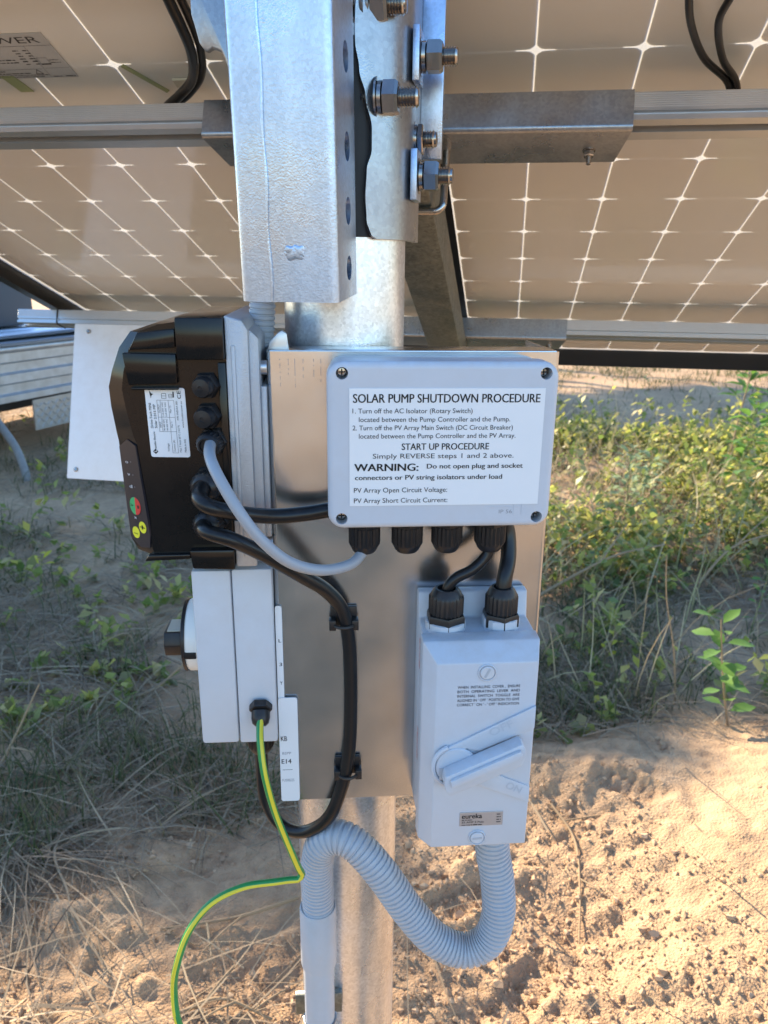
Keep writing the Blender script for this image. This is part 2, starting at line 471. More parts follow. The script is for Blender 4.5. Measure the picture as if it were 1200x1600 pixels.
def bare(x, y):
    """1 where the soil is dug over or worn bare, 0 where things grow"""
    edge = np.where(x < 0, 1.95 + .42 * np.clip(x + .15, -3, 0), 2.12 + .10 * x) + .18 * fbm(x, y, .5, 3, 5)
    near = 1 - sstep(-.12, .12, y - edge)
    track = np.exp(-((y - 4.55 + .25 * (x + 1.5)) / .38) ** 2) * (x < .2)
    far = sstep(6.9, 7.8, y + .5 * fbm(x, y, 1.2, 2, 9)) * (1 - sstep(9.6, 10.6, y)) * (x > .3)
    return np.clip(np.maximum(np.maximum(near, track * .9), far * .85), 0, 1)
def ground_h(x, y):
    m = .21 * np.exp(-(((x - 1.25) / .58) ** 2 + ((y - 1.55) / .60) ** 2))          # heap of dug soil on the right
    m += .05 * np.exp(-(((x - .55) / .25) ** 2 + ((y - 1.95) / .18) ** 2))
    m += .05 * np.exp(-(((x + .55) / .5) ** 2 + ((y - 1.35) / .35) ** 2))
    m -= .05 * np.exp(-(((x - .45) / .22) ** 2 + ((y - 1.45) / .22) ** 2))
    b = bare(x, y); nearb = b * (y < 3.2)
    h = m + .10 * fbm(x, y, 2.2, 2, 3) * sstep(1.5, 6, np.hypot(x, y))
    rgh = 1 - .65 * np.exp(-(((x - 1.25) / .55) ** 2 + ((y - 1.6) / .55) ** 2))
    h += .05 * nearb * fbm(x, y, .45, 2, 91) + nearb * .010 * np.abs(fbm(x, y, .045, 2, 95)) + rgh * nearb * (.065 * fbm(x, y, .22, 3, 11) + .060 * np.abs(fbm(x, y, .07, 3, 21)) + .012 * fbm(x, y, .018, 2, 31))
    h += (1 - nearb) * .05 * fbm(x, y, .35, 4, 41)
    far = np.hypot(x, y)
    h += .8 * fbm(x, y, 30, 3, 51) * sstep(14, 60, far)
    # boot prints and the shallow cut of a shovel
    for px, py, a in ((.20, 1.52, .5), (.33, 1.30, .9), (.72, 1.86, -.6)):
        u = (x - px) * cos(a) + (y - py) * sin(a); v = -(x - px) * sin(a) + (y - py) * cos(a)
        ins = (1 - sstep(.036, .05, np.abs(v))) * (1 - sstep(.10, .125, np.abs(u)))
        h += ins * (-.011 + .005 * np.sign(np.sin(u * 200)) * np.clip(np.abs(np.sin(u * 200)), 0, .7))
        h += .010 * np.exp(-((np.hypot(u / 2.2, v) - .055) / .012) ** 2)
    return h
def gz(x, y):
    return float(ground_h(np.array([float(x)]), np.array([float(y)]))[0])

def axis_lines(lo, hi, step, far, g=1.13):
    a = list(np.arange(lo, hi + 1e-6, step)); s = step; x = a[-1]
    while x < far: s *= g; x += s; a.append(x)
    s = step; x = a[0]; pre = []
    while x > -far: s *= g; x -= s; pre.append(x)
    return np.array(pre[::-1] + a)
gx = axis_lines(-1.5, 1.9, .011, 600); gy = axis_lines(.85, 2.9, .011, 600)
X, Y = np.meshgrid(gx, gy); Z = ground_h(X, Y)
nx, ny = len(gx), len(gy)
co = np.stack([X, Y, Z], -1).reshape(-1, 3)
ii = np.arange(nx * ny).reshape(ny, nx)
quads = np.stack([ii[:-1, :-1], ii[:-1, 1:], ii[1:, 1:], ii[1:, :-1]], -1).reshape(-1, 4)
def np_mesh(name, co, faces, m, smooth=True):
    me = bpy.data.meshes.new(name)
    k = faces.shape[1]
    me.vertices.add(len(co)); me.vertices.foreach_set('co', co.astype(np.float32).ravel())
    me.loops.add(faces.size); me.loops.foreach_set('vertex_index', faces.astype(np.int32).ravel())
    me.polygons.add(len(faces)); me.polygons.foreach_set('loop_start', np.arange(0, faces.size, k, dtype=np.int32))
    me.materials.append(MATS[m]); me.update(calc_edges=True)
    me.polygons.foreach_set('use_smooth', np.full(len(faces), smooth))
    return me
def top(name, me, label=None, cat=None, kind=None, group=None, loc=(0, 0, 0)):
    o = bpy.data.objects.new(name, me); col.objects.link(o); o.location = loc
    for k, v in (('label', label), ('category', cat), ('kind', kind), ('group', group)):
        if v: o[k] = v
    return o
top('ground', np_mesh('ground', co, quads, 'soil'), 'sandy reddish brown bare soil with a dug heap', 'ground', 'structure')

# loose clods and pebbles on the bare soil
def scatter_clods(N):
    y = .95 + 1.7 * rng.random(N) ** 1.1; x = rng.uniform(-1, 1, N) * (.3 + .60 * y)
    keep = (bare(x, y) > .6) & (fbm(x, y, .3, 3, 77) > np.where(x < .1, -.10, -.02) + .10 * np.exp(-(((x - 1.2) / .5) ** 2 + ((y - 1.6) / .5) ** 2)))
    x, y = x[keep], y[keep]; n = len(x)
    r = .0019 * np.exp(rng.normal(0, .60, n)); r = np.clip(r, .0010, .0105)
    t = (1 + 5 ** .5) / 2
    base = np.array([(-1, t, 0), (1, t, 0), (-1, -t, 0), (1, -t, 0), (0, -1, t), (0, 1, t), (0, -1, -t), (0, 1, -t), (t, 0, -1), (t, 0, 1), (-t, 0, -1), (-t, 0, 1)]) / 1.9
    fc = np.array([(0, 11, 5), (0, 5, 1), (0, 1, 7), (0, 7, 10), (0, 10, 11), (1, 5, 9), (5, 11, 4), (11, 10, 2), (10, 7, 6), (7, 1, 8), (3, 9, 4), (3, 4, 2), (3, 2, 6), (3, 6, 8), (3, 8, 9), (4, 9, 5), (2, 4, 11), (6, 2, 10), (8, 6, 7), (9, 8, 1)])
    v = base[None] * (1 + .55 * rng.uniform(-1, 1, (n, 12, 1))) * r[:, None, None] * rng.uniform(.7, 1.3, (n, 1, 3))
    v += np.stack([x, y, ground_h(x, y) + r * .25], -1)[:, None]
    f = fc[None] + (np.arange(n) * 12)[:, None, None]
    return np_mesh('soil_clods', v.reshape(-1, 3), f.reshape(-1, 3), 'clod', False)
top('soil_clods', scatter_clods(36000), 'crumbled clods and pebbles strewn over the bare soil', 'clods', 'stuff')

# ------------------------------------------------------------------ grass, straw and weeds as ground cover
def ribbons(name, base, heading, length, rise, width, m, droop=.0, segs=3):
    """thin tapering blades: base (n,3), heading angle, length, rise angle"""
    n = len(base)
    t = np.linspace(0, 1, segs + 1)
    d = np.stack([np.cos(heading), np.sin(heading)], -1)
    ang = rise[:, None] - droop[:, None] * t[None]
    st = length[:, None] / segs
    hor = np.concatenate([np.zeros((n, 1)), np.cumsum(np.cos(ang[:, :-1]) * st, 1)], 1)
    ver = np.concatenate([np.zeros((n, 1)), np.cumsum(np.sin(ang[:, :-1]) * st, 1)], 1)
    bend = (rng.normal(0, .18, n) * length)[:, None] * (t ** 2)[None]
    sid = np.stack([-d[:, 1], d[:, 0]], -1)
    cx = base[:, None, 0] + d[:, None, 0] * hor + sid[:, None, 0] * bend
    cy = base[:, None, 1] + d[:, None, 1] * hor + sid[:, None, 1] * bend
    cz = base[:, None, 2] + ver
    c = np.stack([cx, cy, cz], -1)
    w = width[:, None] * (1 - .85 * t[None] ** 1.5) * .5
    tilt = rng.uniform(-.6, .6, n)
    off = np.stack([sid[:, 0] * np.cos(tilt), sid[:, 1] * np.cos(tilt), np.sin(tilt)], -1)
    v = np.stack([c - off[:, None] * w[..., None], c + off[:, None] * w[..., None]], 2)     # n, segs+1, 2, 3
    k = (segs + 1) * 2
    q = np.array([(2 * i, 2 * i + 1, 2 * i + 3, 2 * i + 2) for i in range(segs)])
    f = q[None] + (np.arange(n) * k)[:, None, None]
    return np_mesh(name, v.reshape(-1, 3), f.reshape(-1, 4), m)
def place(N, x0, x1, y0, y1, dens, p=1.3):
    y = y0 + (y1 - y0) * rng.random(N) ** p; x = rng.uniform(-1, 1, N) * (.45 + .62 * y)
    y[x < x0] = -99; y[x > x1] = -99
    inr = y > 0; x, y = x[inr], y[inr]; N = len(x)
    k = rng.random(N) < dens(x, y)
    x, y = x[k], y[k]
    return np.stack([x, y, ground_h(x, y)], -1)
def clump(x, y, s, seed): return np.clip(.32 + 4.5 * fbm(x, y, s, 3, seed), 0, 1)

# green tufts
B = place(150000, -6, 8, 1.5, 14, lambda x, y: (1 - bare(x, y)) * clump(x, y, .35, 61) * np.where(x > .3, np.where(y < 3.4, .55, 1.), .4), 1.9)
n = len(B)
top('grass', ribbons('grass', B, rng.uniform(0, 2 * pi, n), rng.uniform(.05, .2, n), rng.uniform(.5, 1.5, n), rng.uniform(.002, .005, n) * (1 + B[:, 1] * .12), 'grass', rng.uniform(.2, 1.6, n)),
    'patchy green and fading grass around the dug soil', 'grass', 'stuff')
# dead straw lying about
B = place(80000, -5, 6, 1.1, 9, lambda x, y: np.clip((1 - bare(x, y)) * 1.0 + np.where(x < .0, .03, .006), 0, 1) * np.where(x < .2, 1., .9) * (.12 + clump(x, y, .3, 71)), 1.8)
n = len(B); B[:, 2] += rng.uniform(.002, .03, n)
hd = rng.uniform(0, 2 * pi, n)
top('dry_straw', ribbons('dry_straw', B, hd, rng.uniform(.08, .38, n), rng.uniform(-.02, .35, n), rng.uniform(.002, .0058, n), 'straw', rng.uniform(.1, .7, n), 4),
    'dead grey brown straw lying matted over the ground', 'straw', 'stuff')
n = 350; th = rng.uniform(0, 2 * pi, n); rr_ = rng.random(n) ** .6
bx_ = -.95 + .30 * rr_ * np.cos(th); by_ = 1.62 + .24 * rr_ * np.sin(th)
B = np.stack([bx_, by_, ground_h(bx_, by_) + rng.uniform(.0, .05, n) * (1 - rr_)], -1)
top('straw_heap', ribbons('straw_heap', B, -1.0 + rng.normal(0, .45, n), rng.uniform(.12, .42, n), rng.uniform(-.05, .4, n), rng.uniform(.002, .005, n), 'straw', rng.uniform(.3, .9, n), 5),
    'combed heap of long dead grass at the edge of the bare soil', 'straw', 'stuff')
# leafy weeds, mostly right of the pole
def weeds(N):
    B = place(N, .25, 6, 2.1, 7.6, lambda x, y: (1 - bare(x, y)) * (.10 + .90 * clump(x, y, .6, 81)) * np.where(y < 3.4, .12, 1.), 1.1)
    B2 = place(N // 16, -4, .2, 2.2, 8, lambda x, y: (1 - bare(x, y)) * clump(x, y, .5, 82), 1.4)
    B = np.concatenate([B, B2]); n = len(B)
    L = 11
    h = rng.uniform(.05, .26, n) * np.where(rng.random(n) < .16, 2.4, 1.) * np.where(B[:, 0] < .2, .55, 1.) * np.clip(.35 + (B[:, 1] - 2.2) * .55, .35, 1)
    lean = rng.normal(0, .35, (n, 2))
    t = rng.uniform(.15, 1, (n, L))
    c = np.stack([B[:, None, 0] + lean[:, None, 0] * h[:, None] * t ** 1.5, B[:, None, 1] + lean[:, None, 1] * h[:, None] * t ** 1.5, B[:, None, 2] + h[:, None] * t], -1)
    a = rng.uniform(0, 2 * pi, (n, L)); el = rng.uniform(-.9, 1.2, (n, L)); s = rng.uniform(.025, .075, (n, L)) * (.8 + .06 * B[:, None, 1])
    d = np.stack([np.cos(a) * np.cos(el), np.sin(a) * np.cos(el), np.sin(el)], -1)
    sd = np.stack([-np.sin(a), np.cos(a), rng.uniform(-.4, .4, (n, L))], -1)
    up = np.cross(d, sd)
    w = rng.uniform(.22, .38, (n, L))[..., None]
    s = s[..., None]
    p0 = c; p1 = c + d * s * .45 + sd * s * w + up * s * .06; p2 = c + d * s - up * s * .08; p3 = c + d * s * .45 - sd * s * w + up * s * .06
    v = np.stack([p0, p1, p2, p3], 2).reshape(-1, 3)
    return np_mesh('weed_cover', v, np.arange(len(v)).reshape(-1, 4), 'weed')
# pale dry stalks standing among the weeds
B = place(5000, .35, 6, 2.4, 7.4, lambda x, y: (1 - bare(x, y)) * np.where(y < 3.4, .3, 1.), 1.1); n = len(B)
top('dry_stalks', ribbons('dry_stalks', B, rng.uniform(0, 2 * pi, n), rng.uniform(.2, .55, n), rng.uniform(.5, 1.5, n), rng.uniform(.004, .009, n), 'stalk', rng.uniform(.1, 1.0, n), 4),
    'pale dry stalks standing among the leafy weeds', 'stalks', 'stuff')
top('weed_cover', weeds(15000), 'low tangle of yellow green leafy weeds right of the pole', 'weeds', 'stuff')

# ------------------------------------------------------------------ the pole
mb = MB(); mb.lathe([(.0573, -.15), (.0573, 1.689), (.0535, 1.690), (.0535, 1.55)], (0, 0, 0), (0, 0, 1), 64)
pole = Thing('steel_pole', 'round galvanised steel pole standing behind the mounting plate', 'pole', PF, (0, 0, 0))
pole.part('shaft', mb, 'galv_pole')

# ------------------------------------------------------------------ bolts
def bolt(th, o, ax, r, washer0, nut0, nut1, end, start=-.02, plate=None, fr=None):
    """threaded stud with its own nut, spring washer and flat washer (distances along the axis)"""
    prof = []; d = start; k = 0
    while d < end - .0015:
        prof.append((r if k % 2 else r * .80, d)); d += .0012; k += 1
    prof += [(r * .8, end - .0006), (r * .6, end)]
    b = th.part('bolt', MB().lathe(prof, o, ax, 20), 'steel_bolt', smooth=25)
    th.part('nut', MB().hexp(o, ax, r * 3.0, nut0, nut1), 'steel_bolt', b, smooth=20)
    m1 = MB(); m1.lathe([(r * 1.1, nut0 - .0038), (r * 1.58, nut0 - .0036), (r * 1.58, nut0 - .0005), (r * 1.1, nut0 - .0003)], o, ax, 28)
    th.part('spring_washer', m1, 'steel_bolt', b, smooth=20)
    m2 = MB(); m2.lathe([(r * 1.1, washer0), (r * 1.95, washer0 + .0002), (r * 1.95, nut0 - .0042), (r * 1.1, nut0 - .004)], o, ax, 32)
    th.part('flat_washer', m2, 'steel_bolt', b, smooth=20)
    return b

# ------------------------------------------------------------------ clamp round the head of the pole (BF: x right, y back, z up)
cl = Thing('pole_clamp', 'bent galvanised clamp bolted round the top of the pole', 'clamp', BF, (0, 0, 1.53))
def shell_mesh():
    zs = np.linspace(1.5255, 1.735, 70); bm = bmesh.new(); ro, ri = .0638, .0582
    def edge(z):                                      # wavy flame-cut front edge, as an angle from the front
        pts = [(1.5255, 38), (1.530, 33), (1.540, 30), (1.560, 29), (1.580, 30), (1.596, 34), (1.612, 34), (1.635, 29), (1.655, 24), (1.675, 21), (1.69, 21), (1.735, 24)]
        for (a, b), (c, d) in zip(pts, pts[1:]):
            if z <= c: return b + (d - b) * (.5 - .5 * cos(pi * (z - a) / (c - a)))
        return pts[-1][1]
    rows = []
    for z in zs:
        a0 = radians(edge(z)); row = []
        sec = [a0 + (pi / 2 - a0) * i / 12 for i in range(13)]
        outer = [(ro * sin(a), -ro * cos(a)) for a in sec] + [(ro, .02), (ro, .045)]
        inner = [(ri * sin(a), -ri * cos(a)) for a in sec] + [(ri, .02), (ri, .045)]
        rows.append([bm.verts.new((x, y, z)) for x, y in outer + inner[::-1]])
    n = len(rows[0])
    for r0, r1 in zip(rows, rows[1:]):
        for i in range(n): bm.faces.new((r0[i], r0[(i + 1) % n], r1[(i + 1) % n], r1[i]))
    bm.faces.new(rows[0][::-1]); bm.faces.new(rows[-1])
    bmesh.ops.recalc_face_normals(bm, faces=bm.faces[:])
    return MB().bm(bm)
cl.part('side_shell', shell_mesh(), 'galv_bracket', smooth=40)
mb = MB()
for i in range(10):
    a0, a1 = radians(-20 + 56 * i / 10), radians(-20 + 56 * (i + 1) / 10)
    mb.prism([(.0574 * sin(a0), -.0574 * cos(a0)), (.0586 * sin(a0), -.0586 * cos(a0)), (.0586 * sin(a1), -.0586 * cos(a1)), (.0574 * sin(a1), -.0574 * cos(a1))], 1.527, 1.68, 'z')
cl.part('gap_shade_band', mb, 'black_rubber', smooth=40)  # dark band put in for the shade of the gap beside the tube
# mirrored shell on the other side, with the ragged ear that shows past the beam
mb = MB()
for i in range(12):
    a0, a1 = radians(95 * i / 12), radians(95 * (i + 1) / 12)
    mb.prism([(-.0582 * sin(a0), -.0582 * cos(a0)), (-.0638 * sin(a0), -.0638 * cos(a0)), (-.0638 * sin(a1), -.0638 * cos(a1)), (-.0582 * sin(a1), -.0582 * cos(a1))], 1.56, 1.735, 'z')
cl.part('side_shell', mb, 'galv_bracket', smooth=40)
ear = [(-.060, 1.60), (-.078, 1.628), (-.090, 1.648), (-.0945, 1.668), (-.0985, 1.676), (-.106, 1.679), (-.112, 1.676), (-.118, 1.683), (-.121, 1.695), (-.124, 1.705), (-.124, 1.735), (-.058, 1.735)]
mb = MB(); mb.prism(ear, -.036, -.029, 'y', r=.0016, seg=2)
cl.part('ear', mb, 'galv_bracket', smooth=40)
# straight rear strap whose edge shows behind the bolts
mb = MB(); mb.box(.060, .0845, .046, .053, 1.600, 1.74, r=.0012)
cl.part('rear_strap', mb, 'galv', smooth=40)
mb = MB(); mb.box(-.0845, -.060, .046, .053, 1.600, 1.74, r=.0012)
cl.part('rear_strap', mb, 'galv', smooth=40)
for (w, v, pw0, nut0, nut1, end) in ((-.004, 1.6745, .0645, .0735, .0882, .1015), (-.004, 1.5803, .0645, .0735, .0880, .1005)):
    mb = MB(); mb.box(.0640, .0698, w - .016, w + .016, v - .021, v + .021, r=.0008)
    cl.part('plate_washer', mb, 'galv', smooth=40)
    bolt(cl, (0, w, v), (1, 0, 0), .0078, .0700, nut0 + .001, nut1, end, start=.05)
bolt(cl, (0, -.045, 1.636), (1, 0, 0), .0082, .0375, .0435, .0568, .0740, start=.02)
bolt(cl, (0, .012, 1.6125), (1, 0, 0), .0078, .0640, .0665, .0715, .0835, start=.05)
bolt(cl, (0, -.043, 1.7035), (1, 0, 0), .0085, .026, .033, .047, .062, start=.0)
mb = MB(); mb.prism([(-.0655, 1.5705), (-.0655, 1.5705 + .001), (-.02, 1.60), (-.02, 1.57)], .0, .0, 'x') if False else MB()

# ------------------------------------------------------------------ square tube in front of the pole head, leaning towards the viewer
TB = BF @ Matrix.Translation((-.0115, -.1095, 1.478)) @ Matrix.Rotation(radians(4), 4, 'X')
beam = Thing('square_tube', 'upright square galvanised steel tube with slotted side in front of the pole', 'steel tube', TB, (0, 0, 0))
def rrect(hw, r, n=6):
    out = []
    for cx, cy, a0 in ((hw - r, hw - r, 0), (-hw + r, hw - r, 90), (-hw + r, -hw + r, 180), (hw - r, -hw + r, 270)):
        for k in range(n + 1):
            a = radians(a0 + 90 * k / n); out.append((cx + r * cos(a), cy + r * sin(a)))
    return out
bm = bmesh.new(); hw = .0390
o0 = [bm.verts.new((x, y, 0)) for x, y in rrect(hw, .007)]; i0 = [bm.verts.new((x, y, 0)) for x, y in rrect(hw - .004, .004)]
o1 = [bm.verts.new((x, y, .34)) for x, y in rrect(hw, .007)]; i1 = [bm.verts.new((x, y, .34)) for x, y in rrect(hw - .004, .004)]
n = len(o0)
for k in range(n):
    j = (k + 1) % n
    for q in ((o0[k], o0[j], o1[j], o1[k]), (i0[j], i0[k], i1[k], i1[j]), (o0[j], o0[k], i0[k], i0[j]), (o1[k], o1[j], i1[j], i1[k])): bm.faces.new(q)
bmesh.ops.recalc_face_normals(bm, faces=bm.faces[:])
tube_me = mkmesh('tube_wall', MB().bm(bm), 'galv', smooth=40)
cutters = []
for z, rz in ((.023, .0095), (.066, .0105), (.112, .0105), (.172, .0105), (.235, .0105), (.295, .0105)):
    c = MB(); V = [(.030, .004 + .0095 * cos(t), z + rz * sin(t)) for t in np.linspace(0, 2 * pi, 24, endpoint=False)]
    c.prism([(p[1], p[2]) for p in V], .028, .05, 'x'); cutters.append(c)
tube_me = cut(tube_me, cutters); tube_me.set_sharp_from_angle(angle=radians(40))
beam.part('tube_wall', tube_me, None)
mb = MB(); mb.box(-.035, .035, -.035, .035, .3405, .3445, r=.001); beam.part('light_block_cap', mb, 'galv_dull')  # unseen cap added to keep light out of the tube and darken its holes
mb = MB(); mb.tube([(-.0135 + .0006 * sin(z * 90), -.0392, z) for z in np.linspace(.001, .339, 40)], [.0011 + .0004 * abs(sin(z * 61)) for z in np.linspace(0, .34, 40)], 8)
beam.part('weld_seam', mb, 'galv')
for (x, z, sx, sz) in ((.006, .036, .0075, .005), (.009, .0375, .005, .0045), (.0025, .0385, .004, .003)):
    bm = bmesh.new(); bmesh.ops.create_icosphere(bm, subdivisions=3, radius=1)
    for v in bm.verts:
        k = 1 + .25 * sin(v.co.x * 5 + 1) * cos(v.co.z * 4)
        v.co = (x + v.co.x * sx * k, -.0390 + v.co.y * .0007, z + v.co.z * sz * k)
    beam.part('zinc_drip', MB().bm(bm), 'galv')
# pivot lug that carries the tube on the clamp
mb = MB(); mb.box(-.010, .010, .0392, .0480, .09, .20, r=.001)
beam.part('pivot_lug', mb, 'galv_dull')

# ------------------------------------------------------------------ mounting plate (PF)
pl = Thing('mounting_plate', 'brushed stainless steel mounting plate with folded edges on the pole', 'plate', PF, (.057, -.10, .984))
def fold_profile(u0, u1, w0, back, t, r, n=6):
    out = [(u0, w0 + back)]
    for k in range(n + 1):
        a = pi + pi / 2 * k / n; out.append((u0 + r + r * cos(a), w0 + r + r * sin(a)))
    for k in range(n + 1):
        a = 1.5 * pi + pi / 2 * k / n; out.append((u1 - r + r * cos(a), w0 + r + r * sin(a)))
    out.append((u1, w0 + back)); out.append((u1 - t, w0 + back)); ri = r - t
    for k in range(n + 1):
        a = 2 * pi - pi / 2 * k / n; out.append((u1 - r + ri * cos(a), w0 + r + ri * sin(a)))
    for k in range(n + 1):
        a = 1.5 * pi - pi / 2 * k / n; out.append((u0 + r + ri * cos(a), w0 + r + ri * sin(a)))
    out.append((u0 + t, w0 + back)); return out
mb = MB(); mb.prism(fold_profile(-.069, .1845, -.10, .115, .0018, .005), .984, 1.4335, 'z')
pl.part('folded_sheet', mb, 'stainless', smooth=50)
mb = MB(); mb.box(-.0665, .182, -.097, -.06, 1.4322, 1.4343, r=.0006)
pl.part('top_return', mb, 'stainless')
for z in (1.08, 1.36):
    mb = MB(); mb.box(-.045, .045, -.0978, -.045, z - .02, z + .02, r=.001)
    pl.part('standoff', mb, 'galv_bracket')
# dotted stencil of the sheet maker: rows of small printed figures
def face(w): return lambda a, b: (a, w, b)
def vface(w): return lambda a, b: (-b, w, a)
for k, u in enumerate((-.0575, -.0505, -.045, -.038, -.029, -.023, -.014)):
    mb = MB(); z = 1.427; r = random.Random(k); e_ = 1.427 - r.uniform(.012, .024)
    while z > e_:
        mb.box(u - .00025, u + .00025, -.1003, -.0999, z - .0005, z + .0003); z -= r.choice((.0012, .0012, .0016, .0040))
    pl.part('stencil', mb, 'ink_grey', smooth=0)

# ------------------------------------------------------------------ cable glands
def gland(th, o, ax, r, length, parent=None, ring=None, cable=True, m='black_satin'):
    """threaded gland: hexagon foot, ribbed clamping nut, domed mouth"""
    hx = th.part('gland_body', MB().hexp(o, ax, r * 2.06, -.002, length * .30, .05), m, parent, smooth=20)
    rib = lambda k, d: 1 + (.055 if k % 2 else -.035) * (1 if d < length * .80 else .25)
    nutp = [(r * .90, length * .29), (r * .97, length * .33), (r * .97, length * .76), (r * .90, length * .84), (r * .80, length * .93), (r * .66, length), (r * .54, length), (r * .50, length * .9)]
    th.part('gland_nut', MB().lathe(nutp, o, ax, 44, rib), m, hx, smooth=28)
    if ring:
        th.part('lock_ring', MB().lathe([(r * 1.16, -.006), (r * 1.18, -.0055), (r * 1.18, ring), (r * 1.10, ring + .0005)], o, ax, 10 if ring > .004 else 40), 'pale_plastic', hx, smooth=20)
    return hx

# ------------------------------------------------------------------ junction box with the shutdown notice (PF)
jb = Thing('junction_box', 'pale grey plastic junction box carrying the white shutdown procedure notice', 'junction box', PF, (.0735, -.10, 1.297))
U0, U1, V0, V1 = -.0185, .1655, 1.2965, 1.4325
def rrect2(u0, u1, v0, v1, r, n=8):
    out = []
    for cx, cy, a0 in ((u1 - r, v1 - r, 0), (u0 + r, v1 - r, 90), (u0 + r, v0 + r, 180), (u1 - r, v0 + r, 270)):
        for k in range(n + 1):
            a = radians(a0 + 90 * k / n); out.append((cx + r * cos(a), cy + r * sin(a)))
    return out
def pillow(u0, u1, v0, v1, w_back, w_front, r, soft=.004):
    """box with rounded corners and a softly rolled front edge"""
    mb = MB(); rings = []
    seq = [(0, w_back), (0, w_front + soft)]
    for k in range(1, 6):
        a = pi / 2 * k / 5; seq.append((soft * (1 - cos(a)), w_front + soft * (1 - sin(a))))
    n = None; V = []; Fc = []
    for ins, w in seq:
        p = rrect2(u0 + ins, u1 - ins, v0 + ins, v1 - ins, max(.001, r - ins)); n = len(p)
        V += [(a, w, b) for a, b in p]
    for i in range(len(seq) - 1):
        for k in range(n): Fc.append((i * n + (k + 1) % n, i * n + k, (i + 1) * n + k, (i + 1) * n + (k + 1) % n))
    Fc.append(tuple(range(n))); Fc.append(tuple((len(seq) - 1) * n + k for k in range(n))[::-1])
    return mb.add(V, Fc)
jb.part('box_base', pillow(U0 + .002, U1 - .002, V0 + .002, V1 - .002, -.1005, -.140, .012, .001), 'grey_plastic', smooth=40)
lid_me = mkmesh('lid', pillow(U0, U1, V0, V1, -.1412, -.1650, .013, .005), 'grey_plastic', jb.base, 40)
SCR = [(-.0065, 1.4235), (.1545, 1.4235), (.1545, 1.3050), (-.0075, 1.3055)]
cutters = []
for u, v in SCR:
    c = MB(); c.lathe([(.0048, 0), (.0048, .02)], (u - jb.base.x, -.170 - jb.base.y, v - jb.base.z), (0, 1, 0), 24); cutters.append(c)
lid_me = cut(lid_me, cutters); lid_me.set_sharp_from_angle(angle=radians(40))
lid = jb.part('lid', lid_me, None)
for u, v in SCR:
    mb = MB(); mb.lathe([(.0040, .0), (.0040, .0035), (.0030, .0050), (.0012, .0052)], (u, -.1505, v), (0, -1, 0), 20)
    s = jb.part('screw', mb, 'steel_bolt', lid)
    mb = MB(); mb.box(u - .0026, u + .0026, -.1563, -.1556, v - .0005, v + .0005); mb.box(u - .0005, u + .0005, -.1565, -.1557, v - .0026, v + .0026)
    jb.part('screw_slot', mb, 'black_rubber', lid)
mb = MB(); mb.box(-.0010, .1545, -.1656, -.1649, 1.3165, 1.4120)
st = jb.part('notice', mb, 'sticker_white', smooth=0)
def line(s, x0, x1, yb, cap, bold=0.):
    k = .0005; ku = (.1545 + .0010) / (853 - 544); kv = (1.4120 - 1.3165) / (788.5 - 606)
    t = text_mb(s, -.0010 + (x0 - 544) * ku, -.0010 + (x1 - 544) * ku, 1.4120 - (yb - 606) * kv, cap * kv, face(-.16585), bold)
    jb.part('lettering', t, 'ink', st, smooth=0)
line('SOLAR PUMP SHUTDOWN PROCEDURE', 550, 845, 627.3, 13.2, .018)
line('1. Turn off the AC Isolator (Rotary Switch)', 549, 738, 643.3, 7.4, .004)
line('located between the Pump Controller and the Pump.', 559, 799, 656.3, 7.4, .004)
line('2. Turn off the PV Array Main Switch (DC Circuit Breaker)', 549, 804, 669, 7.4, .004)
line('located between the Pump Controller and the PV Array.', 559, 809, 681.7, 7.4, .004)
line('START UP PROCEDURE', 627, 767, 699.7, 10.2, .015)
line('Simply REVERSE steps 1 and 2 above.', 581, 808, 713, 7.6, .004)
line('WARNING:', 552, 654, 732.6, 11.6, .026)
line('Do not open plug and socket', 668, 824, 729.3, 7.6, .016)
line('connectors or PV string isolators under load', 553, 791, 746.7, 7.6, .016)
line('PV Array Open Circuit Voltage:', 551, 702, 767, 7.8, .004)
line('PV Array Short Circuit Current:', 551, 703, 783.7, 7.8, .004)
t = text_mb('IP 56', .1225, .1335, 1.3085, .0032, face(-.16515)); jb.part('embossing', t, 'ink_grey', lid, smooth=0)
mb = MB(); mb.box(.112, .140, -.16535, -.1649, 1.3140, 1.3143); mb.box(.1345, .1348, -.16535, -.1649, 1.3075, 1.3162); mb.box(.1412, .1415, -.16535, -.1649, 1.3075, 1.3162)
jb.part('embossing', mb, 'grey_plastic', lid)
for u in (.0130, .0505, .0855, .1240):
    gland(jb, (u, -.130, 1.2985), (0, 0, -1), .0135, .0345)

# ------------------------------------------------------------------ DC isolator with lever (PF)
ds = Thing('lever_isolator', 'pale blue grey isolator switch with slanted lever and maker label', 'isolator switch', PF, (.115, -.10, .99))
ds.part('switch_base', MB().prism([(-.1003, .9905), (-.128, .9905), (-.150, 1.0), (-.150, 1.1905), (-.1165, 1.1915), (-.1125, 1.2165), (-.1003, 1.2165)], .0640, .1665, 'x', r=.0022), 'grey_plastic', smooth=40)
